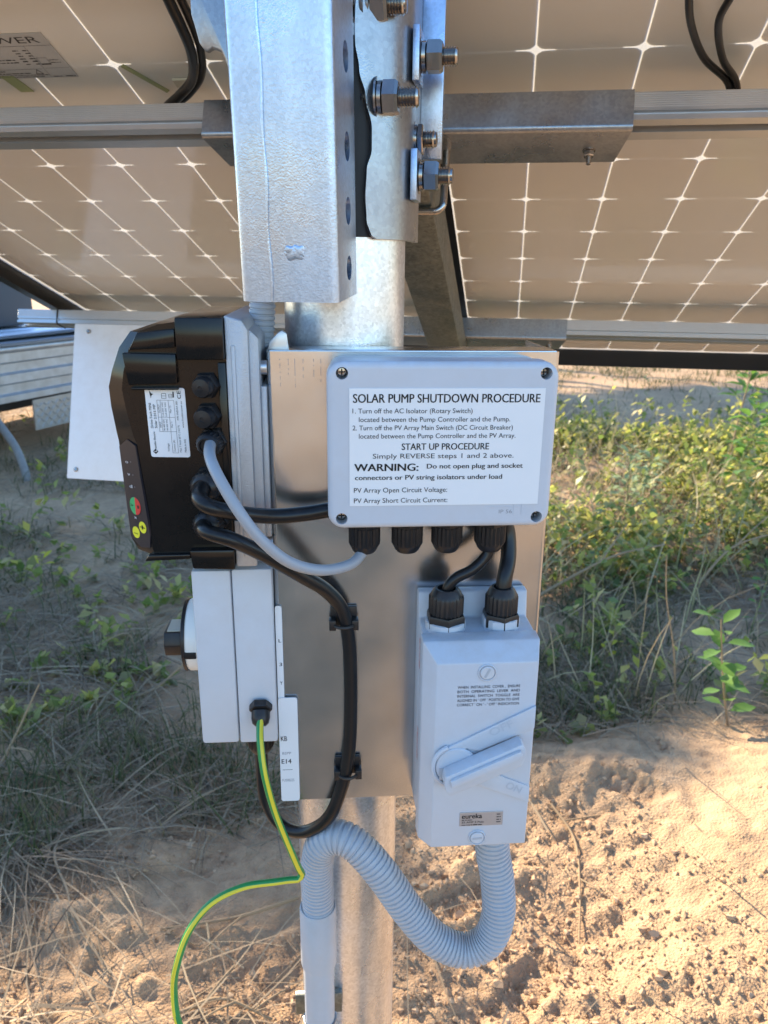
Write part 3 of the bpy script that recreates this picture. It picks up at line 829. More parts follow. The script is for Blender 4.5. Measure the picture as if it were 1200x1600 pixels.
# cover: bevelled front, lofted between outlines
def loft(levels):
    V = []; Fc = []; n = len(levels[0])
    for L in levels: V += L
    for i in range(len(levels) - 1):
        for k in range(n): Fc.append((i * n + k, i * n + (k + 1) % n, (i + 1) * n + (k + 1) % n, (i + 1) * n + k))
    Fc.append(tuple(range(n))[::-1]); Fc.append(tuple((len(levels) - 1) * n + k for k in range(n)))
    return MB().add(V, Fc)
def rect_at(u0, u1, v0, v1, w): return [(u0, w, v0), (u1, w, v0), (u1, w, v1), (u0, w, v1)]
bm = bmesh.new(); src = loft([rect_at(.0615, .1655, .9885, 1.1945, -.152), rect_at(.0620, .1650, .9890, 1.1940, -.168), rect_at(.0635, .1640, .9895, 1.1925, -.1705), rect_at(.0720, .1600, .9925, 1.1815, -.186)])
vs = [bm.verts.new(v) for v in src.v]
for f in src.f: bm.faces.new([vs[i] for i in f])
bmesh.ops.recalc_face_normals(bm, faces=bm.faces[:])
bmesh.ops.bevel(bm, geom=bm.edges[:], offset=.0012, segments=2, profile=.5, affect='EDGES')
cover = ds.part('cover', MB().bm(bm), 'grey_plastic', smooth=40)
for u, v, a in ((.1155, 1.1725, 1.1), (.1145, 1.0020, 0.05)):
    mb = MB(); mb.lathe([(.0082, -.001), (.0082, .0008), (.0074, .0014), (.0068, .0008), (.0066, -.0005)], (u, -.186, v), (0, -1, 0), 32)
    ds.part('screw_boss', mb, 'grey_plastic', cover)
    mb = MB(); mb.lathe([(.0062, -.001), (.0062, .0012), (.0055, .0018)], (u, -.186, v), (0, -1, 0), 28)
    sc = ds.part('cover_screw', mb, 'pale_plastic', cover)
    d = Vector((cos(a), 0, sin(a))); e = Vector((-sin(a), 0, cos(a)))
    c0 = Vector((u, -.1881, v)); P = [c0 + d * x + e * y for x, y in ((-.0045, -.0010), (.0045, -.0010), (.0045, .0010), (-.0045, .0010))]
    mb = MB().add([tuple(p) for p in P] + [tuple(p + Vector((0, .0006, 0))) for p in P], [(0, 1, 2, 3), (7, 6, 5, 4), (0, 4, 5, 1), (1, 5, 6, 2), (2, 6, 7, 3), (3, 7, 4, 0)])
    ds.part('screw_slot', mb, 'conduit_grey', cover)
# raised V-shaped guides of the lever
PV = (.0870, 1.0800)
def disc(u, v, r, w0, w1, n=40, bev=.001): return MB().lathe([(r, -w0), (r, -w1 - bev), (r - bev, -w1)], (u, 0, v), (0, -1, 0), n) if False else MB().lathe([(r, 0), (r, (w0 - w1) - bev), (r - bev, w0 - w1)], (u, w0, v), (0, -1, 0), n)
ds.part('lever_guide', MB().prism([(.0745, 1.0920), (.0800, 1.0985), (.1600, 1.1395), (.1600, 1.1170), (.1120, 1.0960), (.1010, 1.0990), (.0930, 1.0960), (.0850, 1.0960), (.0800, 1.0880), (.0760, 1.0780)], -.1885, -.1855, 'y', r=.0008), 'grey_plastic', cover)
ds.part('lever_guide', MB().prism([(.1000, 1.0700), (.1130, 1.0780), (.1600, 1.0560), (.1600, 1.0390), (.1010, 1.0640)], -.1880, -.1855, 'y', r=.0008), 'grey_plastic', cover)
ds.part('pivot_disc', MB().lathe([(.0185, -.001), (.0185, .0030), (.0175, .0038)], (.0920, -.186, 1.0815), (0, -1, 0), 48), 'grey_plastic', cover)
# rim that wraps the pivot on the left
mb = MB(); arc = [(radians(a)) for a in np.linspace(110, 275, 22)]
mb.tube([(.0905 + .0195 * cos(a), -.1885, 1.0815 + .0205 * sin(a)) for a in arc], .0022, 8)
ds.part('pivot_rim', mb, 'grey_plastic', cover)
mb = MB(); mb.box(.0765, .0805, -.1903, -.1885, 1.0690, 1.0810)
ds.part('pivot_gap', mb, 'conduit_grey', cover)
lv = [(.0805, 1.0665), (.0845, 1.0615), (.1470, 1.0905), (.1500, 1.1000), (.1490, 1.1080), (.1455, 1.1120), (.0800, 1.0820), (.0790, 1.0740)]
lever = ds.part('lever', MB().prism(lv, -.2045, -.1893, 'y', r=.0018), 'grey_plastic', label='slanted grey switch lever')
mb = MB(); mb.prism([(.0850, 1.0722), (.1440, 1.0985), (.1460, 1.1040), (.1440, 1.1080), (.0840, 1.0800)], -.2085, -.2040, 'y', r=.0014)
ds.part('lever_ridge', mb, 'grey_plastic', lever)
def slant(w, o, ang):
    c, s = cos(ang), sin(ang); return lambda a, b: (o[0] + a * c - b * s, w, o[1] + a * s + b * c)
t = text_mb('OFF', 0, .022, 0, .0075, slant(-.18885, (.1220, 1.1105), .46)); ds.part('embossing', t, 'emboss', cover, smooth=0)
t = text_mb('ON', 0, .015, 0, .0075, slant(-.18835, (.1370, 1.0560), -.43)); ds.part('embossing', t, 'emboss', cover, smooth=0)
for s, vb in (('WHEN  INSTALLING  COVER ,  ENSURE', 1.1575), ('BOTH  OPERATING  LEVER  AND', 1.1532), ('INTERNAL  SWITCH  TOGGLE  ARE', 1.1489), ("ALIGNED IN ' OFF ' POSITION TO GIVE", 1.1446), ("CORRECT ' ON ' - ' OFF ' INDICATION", 1.1403)):
    t = text_mb(s, .0905, .1450, vb, .0026, face(-.18635), .006); ds.part('lettering', t, 'ink', cover, smooth=0)
mb = MB(); mb.box(.0975, .1375, -.1866, -.1858, 1.0150, 1.0300, r=.0003)
lb = ds.part('maker_label', mb, 'sticker_silver', smooth=0)
for s, a, b, v, c, bo in (('eureka', .0995, .1180, 1.0235, .0052, .02), ('32 AMP 3 Pole', .0995, .1200, 1.0185, .0019, .01)):
    ds.part('lettering', text_mb(s, a, b, v, c, face(-.1868), bo), 'ink', lb, smooth=0)
for v, w_ in ((1.0214, .0100), (1.0160, .0190)):
    ds.part('small_print', greek_mb(.0995, .0995 + w_, v, .0011, face(-.1868), 3), 'ink', lb, smooth=0)
for k in range(4):
    ds.part('small_print', greek_mb(.1315, .1355, 1.0265 - .0028 * k, .0011, face(-.1868), k), 'ink', lb, smooth=0)
for v0, v1 in ((1.160, 1.190), (1.065, 1.100)):
    for w in (.150, .1535):
        ds.part('small_print', greek_mb(v0, v1, w, .0020, lambda a, b: (.06115, -b, a), 5), 'ink_red', cover, smooth=0)
gland(ds, (.0865, -.1345, 1.1950), (0, 0, 1), .0155, .0345, ring=.0035)
gland(ds, (.1370, -.1345, 1.1950), (0, 0, 1), .0145, .0345, ring=.006)

# ------------------------------------------------------------------ pump controller (PF), seen from its cable side
pc = Thing('pump_controller', 'glossy black pump controller with aluminium back and coloured keypad', 'pump controller', PF, (-.125, -.02, 1.246))
mb = MB()
mb.prism([(-.1005, 1.2465), (-.0815, 1.2465), (-.0815, 1.452), (-.086, 1.4605), (-.1005, 1.4640)], -.1180, .07, 'y', r=.002)
mb.prism([(-.092, 1.250), (-.0735, 1.250), (-.0735, 1.445), (-.080, 1.452), (-.092, 1.455)], -.1100, .065, 'y', r=.003)
hs = pc.part('heat_sink', mb, 'alu_cast', smooth=40)
for k in range(2):
    mb = MB(); mb.box(-.0745, -.0690, -.105, .06, 1.270 + k * .002, 1.405, r=.001) if k == 0 else mb.box(-.0960, -.0925, -.1195, .05, 1.256, 1.440, r=.001)
    pc.part('rib', mb, 'alu_cast', hs)
for v in (1.420, 1.262):
    mb = MB(); mb.lathe([(.006, 0), (.006, .012)], (-.0805, -.098, v), (1, 0, 0), 16); pc.part('standoff', mb, 'alu', hs)
# black cover lofted upwards; the corner towards the keypad is bevelled
lev = []
for v, ul, ch in ((1.2540, -.181, .016), (1.2570, -.1895, .018), (1.2660, -.1955, .022), (1.2900, -.1965, .024), (1.3570, -.1985, .020), (1.3640, -.1990, .018), (1.3870, -.2010, .016), (1.4040, -.2010, .014), (1.4180, -.1965, .012), (1.4370, -.1885, .010), (1.4500, -.1780, .008), (1.4560, -.1600, .006), (1.4590, -.1400, .005)):
    lev.append([(-.1008, -.1130, v), (-.1008, .066, v), (ul + .02, .066, v), (ul, .048, v), (ul, -.1130 + ch * .95, v), (ul + ch, -.1130, v)])
cov = pc.part('cover', loft(lev), 'black_gloss', smooth=25)
mb = MB(); mb.box(-.1395, -.1010, -.1215, .060, 1.4285, 1.4625, r=.0018); pc.part('top_block', mb, 'black_gloss', cov)
mb = MB(); mb.prism([(-.1380, 1.2465), (-.1010, 1.2450), (-.1010, 1.2640), (-.1400, 1.2640)], -.1215, .060, 'y', r=.0018); pc.part('bottom_block', mb, 'black_gloss', cov)
mb = MB(); mb.prism([(-.1800, 1.4080), (-.1405, 1.4090), (-.1405, 1.4330), (-.1830, 1.4340)], -.1190, -.1100, 'y', r=.001); pc.part('step', mb, 'black_gloss', cov)
mb = MB(); mb.prism([(-.1780, 1.4360), (-.1405, 1.4380), (-.1405, 1.4530), (-.1700, 1.4500)], -.1175, -.1100, 'y', r=.001); pc.part('step', mb, 'black_gloss', cov)
mb = MB(); mb.box(-.1780, -.1400, -.1195, -.1110, 1.4040, 1.4062, r=.0006); pc.part('step', mb, 'black_gloss', cov)
mb = MB(); mb.box(-.1075, -.1010, -.1165, .05, 1.2640, 1.4260, r=.001); pc.part('edge_rib', mb, 'black_gloss', cov)
mb = MB(); mb.prism([(-.1800, 1.2530), (-.1400, 1.2545), (-.1400, 1.2590), (-.1760, 1.2590)], -.1175, -.1100, 'y', r=.001); pc.part('step', mb, 'black_gloss', cov)
# keypad strip lying on the bevelled corner
kd = Vector((-.72, -.70, 0)).normalized()
kx = Vector((.735, -.678, 0)).normalized()                       # along the bevel, left to right
def onkey(a, b, lift=.0012):
    """a: 0..1 across the bevel, b: height"""
    t = (b - 1.2660) / (1.3570 - 1.2660); ul = -.1965 + -.002 * t; ch = .0235 - .004 * max(0, t)
    p0 = Vector((ul, -.1130 + ch * .95, b)); p1 = Vector((ul + ch, -.1130, b))
    return tuple(p0.lerp(p1, a) + kd * lift)
out = [(.05, 1.2680), (.5, 1.2612), (.92, 1.2640), (1.0, 1.2760), (1.0, 1.3000), (.96, 1.3560), (.55, 1.3600), (.05, 1.3520)]
V = [onkey(a, b, .0010) for a, b in out] + [onkey(a, b, -.0015) for a, b in out]; n = len(out)
mb = MB().add(V, [tuple(range(n)), tuple(range(2 * n - 1, n - 1, -1))] + [(i, i + n, (i + 1) % n + n, (i + 1) % n) for i in range(n)])
kp = pc.part('keypad', mb, 'keypad', smooth=0)
def kdisc(a, b, r, half=None, n=28):
    rng_ = (0, 2 * pi) if half is None else ((pi / 2, 1.5 * pi) if half == 'l' else (-pi / 2, pi / 2))
    c = Vector(onkey(a, b, .0014)); m = MB()
    P = [c + kx * (r * cos(t)) + Vector((0, 0, r * sin(t))) for t in np.linspace(rng_[0], rng_[1], n)]
    return m.add([tuple(p) for p in P], [tuple(range(n))])
pc.part('start_button', kdisc(.50, 1.3000, .0080, 'l'), 'btn_green', kp, smooth=0)
pc.part('stop_button', kdisc(.50, 1.3000, .0080, 'r'), 'btn_red', kp, smooth=0)
pc.part('plus_button', kdisc(.72, 1.2815, .0054), 'btn_yellow', kp, smooth=0)
pc.part('minus_button', kdisc(.36, 1.2745, .0054), 'btn_yellow', kp, smooth=0)
def ktext(s, a, b, size, m_, l=.0017):
    c = Vector(onkey(a, b, l))
    t = text_mb(s, -size * .45, size * .45, -size * .35, size * .7, lambda x, y: tuple(c + kx * x + Vector((0, 0, y))), .02)
    pc.part('symbol', t, m_, kp, smooth=0)
ktext('+', .72, 1.2815, .008, 'ink'); ktext('-', .36, 1.2742, .006, 'ink')
ktext('>', .34, 1.3000, .0045, 'ink')
c = Vector(onkey(.66, 1.3000, .0018)); mb = MB().add([tuple(c + kx * x + Vector((0, 0, z))) for x, z in ((-.0012, -.0014), (.0012, -.0014), (.0012, .0014), (-.0012, .0014))], [(0, 1, 2, 3)])
pc.part('symbol', mb, 'ink', kp, smooth=0)
for s, a, b in (('o', .40, 1.3400), ('v', .42, 1.3290), ('d', .44, 1.3180), ('x', .45, 1.2895)): ktext(s, a, b, .0042, 'icon_white')
for a, b in ((.60, 1.3405), (.62, 1.3290), (.62, 1.3180)):
    pc.part('lamp', kdisc(a, b, .0006, n=10), 'ink_grey', kp, smooth=0)
# rating label, printed sideways
LR = -.02
def lab(a, b, w=-.1141):
    """a along the reading direction (up), b across (to the left is up of the text)"""
    cu, cv = -.1517, 1.3757
    x = -b; z = a; return (cu + x * cos(LR) - z * sin(LR) * -1, w, cv + x * sin(LR) + z * cos(LR))
pts = rrect2(-.0295, .0295, -.0163, .0163, .002, 4)
V = [lab(a, b, -.1138) for a, b in pts] + [lab(a, b, -.1131) for a, b in pts]; n = len(pts)
mb = MB().add(V, [tuple(range(n)), tuple(range(2 * n - 1, n - 1, -1))] + [(i, i + n, (i + 1) % n + n, (i + 1) % n) for i in range(n)])
rl = pc.part('rating_label', mb, 'sticker_white', smooth=0)
def ltext(s, a0, a1, b, cap, bold=.004): pc.part('lettering', text_mb(s, a0, a1, b, cap, lab, bold), 'ink', rl, smooth=0)
ltext('Franklin Electric', -.0235, -.0075, .0112, .0016, .02)
ltext('Drive-Tech MINI', -.0045, .0165, .0122, .0020, .012); ltext('Solar 2.015 MP', -.0045, .0155, .0088, .0020, .012)
ltext('INPUT', -.004, .001, .0052, .0015); ltext('OUTPUT', .0085, .0155, .0052, .0015)
ltext('90-400 VDC', -.0065, .0035, .0024, .0013); ltext('1x0-250 VAC', .0055, .0175, .0024, .0013)
ltext('90-265 VAC', -.0065, .0035, .0000, .0013); ltext('1x0-250 VAC', .0055, .0175, .0000, .0013)
ltext('Voltage', -.0245, -.0175, .0005, .0015); ltext('Current (A)', -.0245, -.0145, -.0046, .0015)
ltext('Max 11', -.004, .001, -.0040, .0014); ltext('Max 7.5', .0085, .0145, -.0040, .0014)
ltext('Max T Amb 50°C (122°F)', -.0250, -.002, -.0095, .0015); ltext('P/N INDAA 001', .0025, .0185, -.0095, .0015)
ltext('Made in Italy', -.0250, -.0135, -.0135, .0015); ltext('www.franklinwater.eu', -.004, .0185, -.0132, .0014)
ltext('CE', .0205, .0270, -.0128, .0030, .01)
mb = MB()
def bar(a0, a1, b0, b1): mb.add([lab(a0, b0), lab(a1, b0), lab(a1, b1), lab(a0, b1)], [(0, 1, 2, 3)])
for b in (.0070, .0044, -.0022, -.0068): bar(-.0258 if b < .004 else -.0075, .0190, b, b + .00022)
for a in (-.0258, -.0075, .0047, .0190): bar(a, a + .00022, -.0068 if a < -.02 else -.0068, .0072 if a > -.02 else -.0020)
bar(.0215, .0262, -.0072, -.0062)
for a, b, s in ((.0225, .0010, .0040), (.0225, -.0045, .003)):
    bar(a - s * .5, a + s * .5, b + s * .45, b + s * .45 + .0003); bar(a - s * .5, a + s * .5, b - s * .45, b - s * .45 + .0003); bar(a - s * .5, a - s * .5 + .0003, b - s * .45, b + s * .45); bar(a + s * .5, a + s * .5 + .0003, b - s * .45, b + s * .45); bar(a, a + .0003, b - s * .45, b + s * .45)
pc.part('table_rules', mb, 'ink', rl, smooth=0)
mb = MB(); mb.add([lab(*p) for p in ((.0270, .0125), (.0235, .0105), (.0245, .0125), (.0215, .0118), (.0205, .0126), (.0218, .0108), (.0248, .0113), (.0240, .0095))], [(0, 1, 2), (2, 1, 3), (3, 4, 5), (6, 7, 1)])
pc.part('bolt_symbol', mb, 'ink', rl, smooth=0)
mb = MB(); mb.add([lab(*p) for p in ((-.0268, .0122), (-.0246, .0144), (-.0224, .0122), (-.0246, .0100))], [(0, 1, 2, 3)])
pc.part('logo', mb, 'ink', rl, smooth=0)
mb = MB(); mb.add([lab(a, b, -.1143) for a, b in ((-.0249, .0112), (-.0244, .0112), (-.0244, .0133), (-.0249, .0133))], [(0, 1, 2, 3)]); mb.add([lab(a, b, -.1143) for a, b in ((-.0249, .0112), (-.0235, .0112), (-.0235, .0117), (-.0249, .0117))], [(0, 1, 2, 3)])
pc.part('logo', mb, 'sticker_white', rl, smooth=0)
# plugs and glands
gax = Vector((-.25, -1, -.05)).normalized()
for v in (1.4075, 1.3820):
    p = pc.part('blanking_plug', MB().hexp((-.1165, -.112, v), gax, .0195, 0, .009, .06), 'black_satin', smooth=20)
    pc.part('plug_cap', MB().lathe([(.0090, .0085), (.0088, .014), (.0074, .0172), (.0020, .0180), (.0016, .0174)], (-.1165, -.112, v), gax, 24), 'black_satin', p, smooth=40)
gland(pc, (-.1140, -.112, 1.3600), gax, .0105, .020)
gland(pc, (-.1185, -.112, 1.3235), gax, .0130, .022)
gland(pc, (-.1185, -.112, 1.2890), gax, .0130, .022)

# ------------------------------------------------------------------ rotary AC isolator under the controller (PF)
ac = Thing('rotary_isolator', 'pale grey rotary isolator box below the black controller', 'isolator switch', PF, (-.10, -.03, 1.059))
bs = ac.part('box_base', MB().box(-.1065, -.0700, -.1090, .030, 1.0590, 1.2405, r=.0025), 'pale_plastic', smooth=40)
ac.part('cover', MB().box(-.1425, -.1072, -.1092, .030, 1.0595, 1.2400, r=.003), 'pale_plastic', smooth=40)
kc = (-.142, -.045, 1.146)
kn = ac.part('knob_collar', MB().lathe([(.0365, 0), (.0362, .015), (.0352, .0170), (.030, .0175)], kc, (-1, 0, 0), 48), 'knob_white', smooth=40)
ac.part('knob_disc', MB().lathe([(.0365, .0172), (.0368, .0178), (.0366, .0200), (.034, .0210)], kc, (-1, 0, 0), 48), 'black_satin', kn)
mb = MB(); mb.prism([(-.061, -.0125), (-.029, -.0125), (-.025, 0), (-.029, .0125), (-.061, .0125), (-.065, 0)], -.1630, -.1820, 'x', r=.001)
mb.v = [(x, y + .0, z + 1.146 - .003) for x, y, z in mb.v]
ac.part('knob_handle', mb, 'black_satin', kn, label='black turning handle')
mb = MB(); mb.prism([(-.058, .0105), (-.032, .0105), (-.032, .0126), (-.058, .0126)], -.1640, -.1790, 'x')
mb.v = [(x, y, z + 1.1440) for x, y, z in mb.v]
ac.part('handle_top_glint', mb, 'tape_and_glint', kn)  # pale strip paints sunlight on the top of the black handle
mb = MB(); mb.box(-.1600, -.1480, -.0822, -.0795, 1.1370, 1.1440, r=.0008)
ac.part('padlock_slot', mb, 'black_rubber', kn)
mb = MB(); mb.hexp((-.0850, -.108, 1.1010), Vector((0, -.85, -.5)), .019, 0, .007, .05)
g1 = ac.part('gland_body', mb, 'black_satin', smooth=20)
ac.part('gland_nut', MB().lathe([(.0088, .006), (.0090, .013), (.0078, .018), (.0050, .0205)], (-.0850, -.108, 1.1010), Vector((0, -.62, -.78)), 12), 'black_satin', g1)
gland(ac, (-.0905, -.070, 1.0595), (0, 0, -1), .0135, .036, ring=.006)

# ------------------------------------------------------------------ paper tags beside the rotary isolator
tg = Thing('printed_tag', 'narrow white printed tag tucked along the edge of the steel plate', 'tag', PF, (-.060, -.1030, .985))
mb = MB(); mb.prism(rrect2(-.0690, -.0505, .9855, 1.1040, .0028, 5), -.1032, -.1022, 'y'); card = tg.part('card', mb, 'sticker_white', smooth=0)
mb = MB(); mb.prism(rrect2(-.0690, -.0628, 1.0900, 1.2005, .0020, 5), -.1018, -.1010, 'y'); strip = tg.part('strip', mb, 'sticker_white', smooth=0)
for s, a, b, v, c, bo in (('KB', -.0675, -.0615, 1.0560, .0055, .015), ('BSPP', -.0665, -.0580, 1.0405, .0028, 0), ('E14', -.0675, -.0580, 1.0300, .0052, .015), ('FUSIBLES', -.0675, -.0555, 1.0090, .0030, 0)):
    tg.part('lettering', text_mb(s, a, b, v, c, face(-.10335), bo), 'ink' if bo else 'ink_grey', card, smooth=0)
mb = MB(); mb.box(-.0670, -.0570, -.1034, -.1032, 1.0225, 1.0228); tg.part('rule', mb, 'ink', card, smooth=0)
for s, v in (('L', 1.1630), ('3', 1.1380), ('Y', 1.1180)):
    tg.part('lettering', text_mb(s, -.0665, -.0640, v, .0035, face(-.10195), .01), 'ink', strip, smooth=0)

# ------------------------------------------------------------------ cables (PF)
def cable(name, label, pts, r, m, n=16, step=.004):
    P = spline(pts, step); base = P[-1]
    return solo(name, label, 'cable', PF, base, MB().tube(P, r, n), m, smooth=60)
cable('grey_cable', 'slim grey cable looping from black controller to notice box',
      [(-.1140, -.105, 1.3620), (-.1150, -.130, 1.3605), (-.1120, -.155, 1.3555), (-.1035, -.174, 1.3440), (-.0880, -.186, 1.3200), (-.0720, -.186, 1.2965), (-.0506, -.180, 1.2745), (-.0255, -.168, 1.2620), (-.0015, -.150, 1.2590), (.0100, -.136, 1.2640), (.0130, -.130, 1.2720), (.0130, -.130, 1.285)], .0047, 'grey_cable')
cable('black_cable', 'black cable running level from the controller into the notice box',
      [(-.1190, -.108, 1.3245), (-.1235, -.135, 1.3235), (-.1230, -.152, 1.3200), (-.1120, -.160, 1.3150), (-.0900, -.152, 1.3070), (-.0631, -.135, 1.2990), (-.0364, -.127, 1.2985), (-.0180, -.126, 1.3010), (-.0050, -.126, 1.3020)], .0066, 'black_cable')
cable('black_cable', 'long black cable clipped down the steel plate to the rotary isolator',
      [(-.1190, -.108, 1.2905), (-.1240, -.132, 1.2905), (-.1190, -.150, 1.2910), (-.0985, -.156, 1.2860), (-.0742, -.146, 1.2690), (-.0431, -.128, 1.2415), (-.0208, -.116, 1.2210), (-.0066, -.1115, 1.1995), (-.0006, -.1105, 1.1698), (.0011, -.1105, 1.1294), (.0009, -.1105, 1.0805), (-.0011, -.1105, 1.0445), (-.0076, -.111, 1.0076), (-.0207, -.110, .9706), (-.0407, -.1, .9460), (-.0611, -.09, .9385), (-.0781, -.08, .9462), (-.0885, -.073, .9701), (-.0905, -.070, 1.0019), (-.0905, -.070, 1.030)], .0066, 'black_cable')
cable('black_cable', 'short black cable curling between notice box and left isolator gland',
      [(.1240, -.130, 1.2800), (.1240, -.130, 1.2640), (.1200, -.131, 1.2560), (.1085, -.134, 1.2460), (.0945, -.135, 1.2390), (.0872, -.135, 1.2290), (.0865, -.1345, 1.2150)], .0050, 'black_cable')
cable('black_cable', 'thick black cable dropping straight behind notice box to the right isolator gland',
      [(.1365, -.114, 1.3050), (.1400, -.114, 1.2870), (.1440, -.115, 1.2720), (.1440, -.122, 1.2530), (.1395, -.131, 1.2370), (.1370, -.1345, 1.2150)], .0072, 'black_cable')
# earth wire: green sheath with a yellow stripe down one side
ew = [(-.0850, -.120, 1.0930), (-.0850, -.128, 1.0860), (-.0838, -.140, 1.0760), (-.0800, -.150, 1.0500), (-.0719, -.15, 1.0093), (-.0587, -.14, .9555), (-.0520, -.133, .9280), (-.0492, -.130, .9185), (-.0530, -.131, .9132), (-.0620, -.134, .9155), (-.0754, -.14, .9195), (-.1056, -.15, .9245), (-.1355, -.16, .9165), (-.1566, -.17, .8935), (-.1684, -.18, .8626), (-.1730, -.18, .8310), (-.1697, -.187, .8000), (-.1600, -.18, .7500), (-.150, -.17, .66), (-.160, -.16, .45), (-.150, -.15, .20), (-.14, -.14, .02)]
P = spline(ew, .004)
e = Thing('earth_wire', 'green and yellow striped earth wire hanging in a kinked loop', 'wire', PF, P[-1])
e.part('green_sheath', MB().tube(P, .0035, 14), 'wire_green', smooth=60)
Q = []
for i, p in enumerate(P):
    T = (P[min(i + 1, len(P) - 1)] - P[max(i - 1, 0)]).normalized(); a = T.cross(Vector((0, 1, 0))).normalized(); b_ = a.cross(T)
    tw = .9 + i * .012
    Q.append(p + (a * cos(tw) - b_ * abs(sin(tw)) if b_.y > 0 else a * cos(tw) + b_ * abs(sin(tw))) * .0015)
e.part('yellow_stripe', MB().tube(Q, .0024, 10), 'wire_yellow', smooth=60)
# cable clips on the plate
for u, v, txt in ((-.0050, 1.1905, 'black plastic cable tie mount near the top of the steel plate'), (-.0020, 1.0270, 'black plastic cable tie mount near the bottom of the steel plate')):
    c = Thing('cable_clip', txt, 'cable clip', PF, (u, -.10, v - .012), 'cable clips on the plate')
    c.part('base', MB().box(u - .0125, u + .0125, -.1045, -.1002, v - .0110, v + .0090, r=.001), 'black_satin')
    for s in (-1, 1):
        c.part('post', MB().box(u + s * .0105 - .0032, u + s * .0105 + .0032, -.1145, -.1035, v - .0110, v - .0010, r=.0008), 'black_satin')
    mb = MB(); mb.tube([(u + .0092 * cos(a), -.1105 - .0085 * sin(a), v - .006) for a in np.linspace(-.5, pi + .5, 16)], .0016, 8)
    c.part('strap', mb, 'black_satin')

# ------------------------------------------------------------------ corrugated conduit and riser pipe (PF)
def corrugated(pts, R, period=.0054, amp=.085):
    P = spline(pts, period / 6); prof = []
    for i in range(len(P)):
        f = (i / 6.) % 1.; prof.append(R * (1 - amp * (1 if f < .25 else 0)) if True else R)
    return MB().tube(P, prof, 28)
cpts = [(-.0348, -.080, .800), (-.0348, -.081, .830), (-.0350, -.084, .860), (-.0345, -.090, .895), (-.0285, -.098, .9265), (-.0124, -.105, .9400), (.0075, -.113, .9340), (.0325, -.122, .9060), (.0600, -.128, .8629), (.0882, -.133, .8285), (.1186, -.136, .8145), (.1435, -.137, .8270), (.1530, -.137, .8600), (.1500, -.136, .9041), (.1435, -.135, .9400), (.1410, -.135, .9700), (.1405, -.135, .9950)]
solo('corrugated_conduit', 'grey corrugated conduit bending from lever isolator down to the riser pipe', 'conduit', PF, (-.0348, -.08, .80), corrugated(cpts, .0175), 'conduit_grey', smooth=30)
rp = Thing('riser_pipe', 'straight grey plastic conduit pipe with wide coupling in front of the pole', 'pipe', PF, (-.035, -.080, 0))
rp.part('pipe', MB().lathe([(.0172, -.1), (.0172, .770), (.015, .770)], (-.035, -.080, 0), (0, 0, 1), 40), 'pvc_grey', smooth=40)
rp.part('coupling', MB().lathe([(.0172, .7490), (.0198, .7495), (.0202, .752), (.0202, .8265), (.0196, .8285), (.0182, .8285), (.0178, .815)], (-.035, -.080, 0), (0, 0, 1), 40), 'pvc_grey', smooth=40)
sdl = Thing('pipe_saddle', 'small grey metal saddle strapping the riser pipe to the pole', 'bracket', PF, (-.035, -.06, .655))
mb = MB(); mb.tube([(-.035 + .0185 * cos(a), -.080 - .0185 * sin(a), .665) for a in np.linspace(-.3, pi + .3, 20)], .0014, 8); sdl.part('strap', mb, 'galv_bracket')
mb = MB(); mb.box(-.0640, -.0090, -.0630, -.0560, .650, .680, r=.001); sdl.part('foot', mb, 'galv_dull')
# upper conduit between the square tube and the controller
solo('corrugated_conduit', 'short grey corrugated conduit rising behind the square tube beside the pole', 'conduit', PF, (-.080, -.030, 1.40), corrugated([(-.082, -.030, 1.385), (-.0800, -.030, 1.42), (-.0765, -.032, 1.455), (-.0740, -.033, 1.50), (-.0720, -.030, 1.56), (-.0735, -.0, 1.62), (-.0750, .04, 1.66)], .0120, .0050), 'conduit_grey', smooth=30)
mb = MB(); mb.prism([(-.0690, 1.430), (-.0500, 1.430), (-.0520, 1.447), (-.0560, 1.450), (-.0600, 1.447), (-.0670, 1.440)], -.082, -.079, 'y', r=.0008)
solo('foil_tab', 'small torn metal foil tab poking up behind the plate', 'metal tab', PF, (-.06, -.08, 1.430), mb, 'alu')

# ------------------------------------------------------------------ solar array (AF: x right, y down the slope, z off the glass)
CX, CY = .1245, .127
cb = bmesh.new()
hw_, hh = CX / 2 - .0011, CY / 2 - .00018
def cellpoly():
    q = [(hw_, hh - .0095), (hw_ - .0018, hh - .0062), (hw_ - .0060, hh - .0022), (hw_ - .0105, hh - .0012), (hw_ - .021, hh - .0008), (hw_ - .024, hh)]
    p = q + [(-x, y) for x, y in q[::-1]]
    return p + [(-x, -y) for x, y in p]
pp = cellpoly(); n = len(pp)
cell_mb = MB().add([(x, y, .0009) for x, y in pp] + [(x, y, .0013) for x, y in pp], [tuple(range(n))[::-1], tuple(range(n, 2 * n))] + [(i, (i + 1) % n, (i + 1) % n + n, i + n) for i in range(n)])
cell_me = mkmesh('cell', cell_mb, 'cell_blue', smooth=0)
cell_me.materials.append(MATS['cell_back']); cell_me.polygons[0].material_index = 1     # pale rear contacts
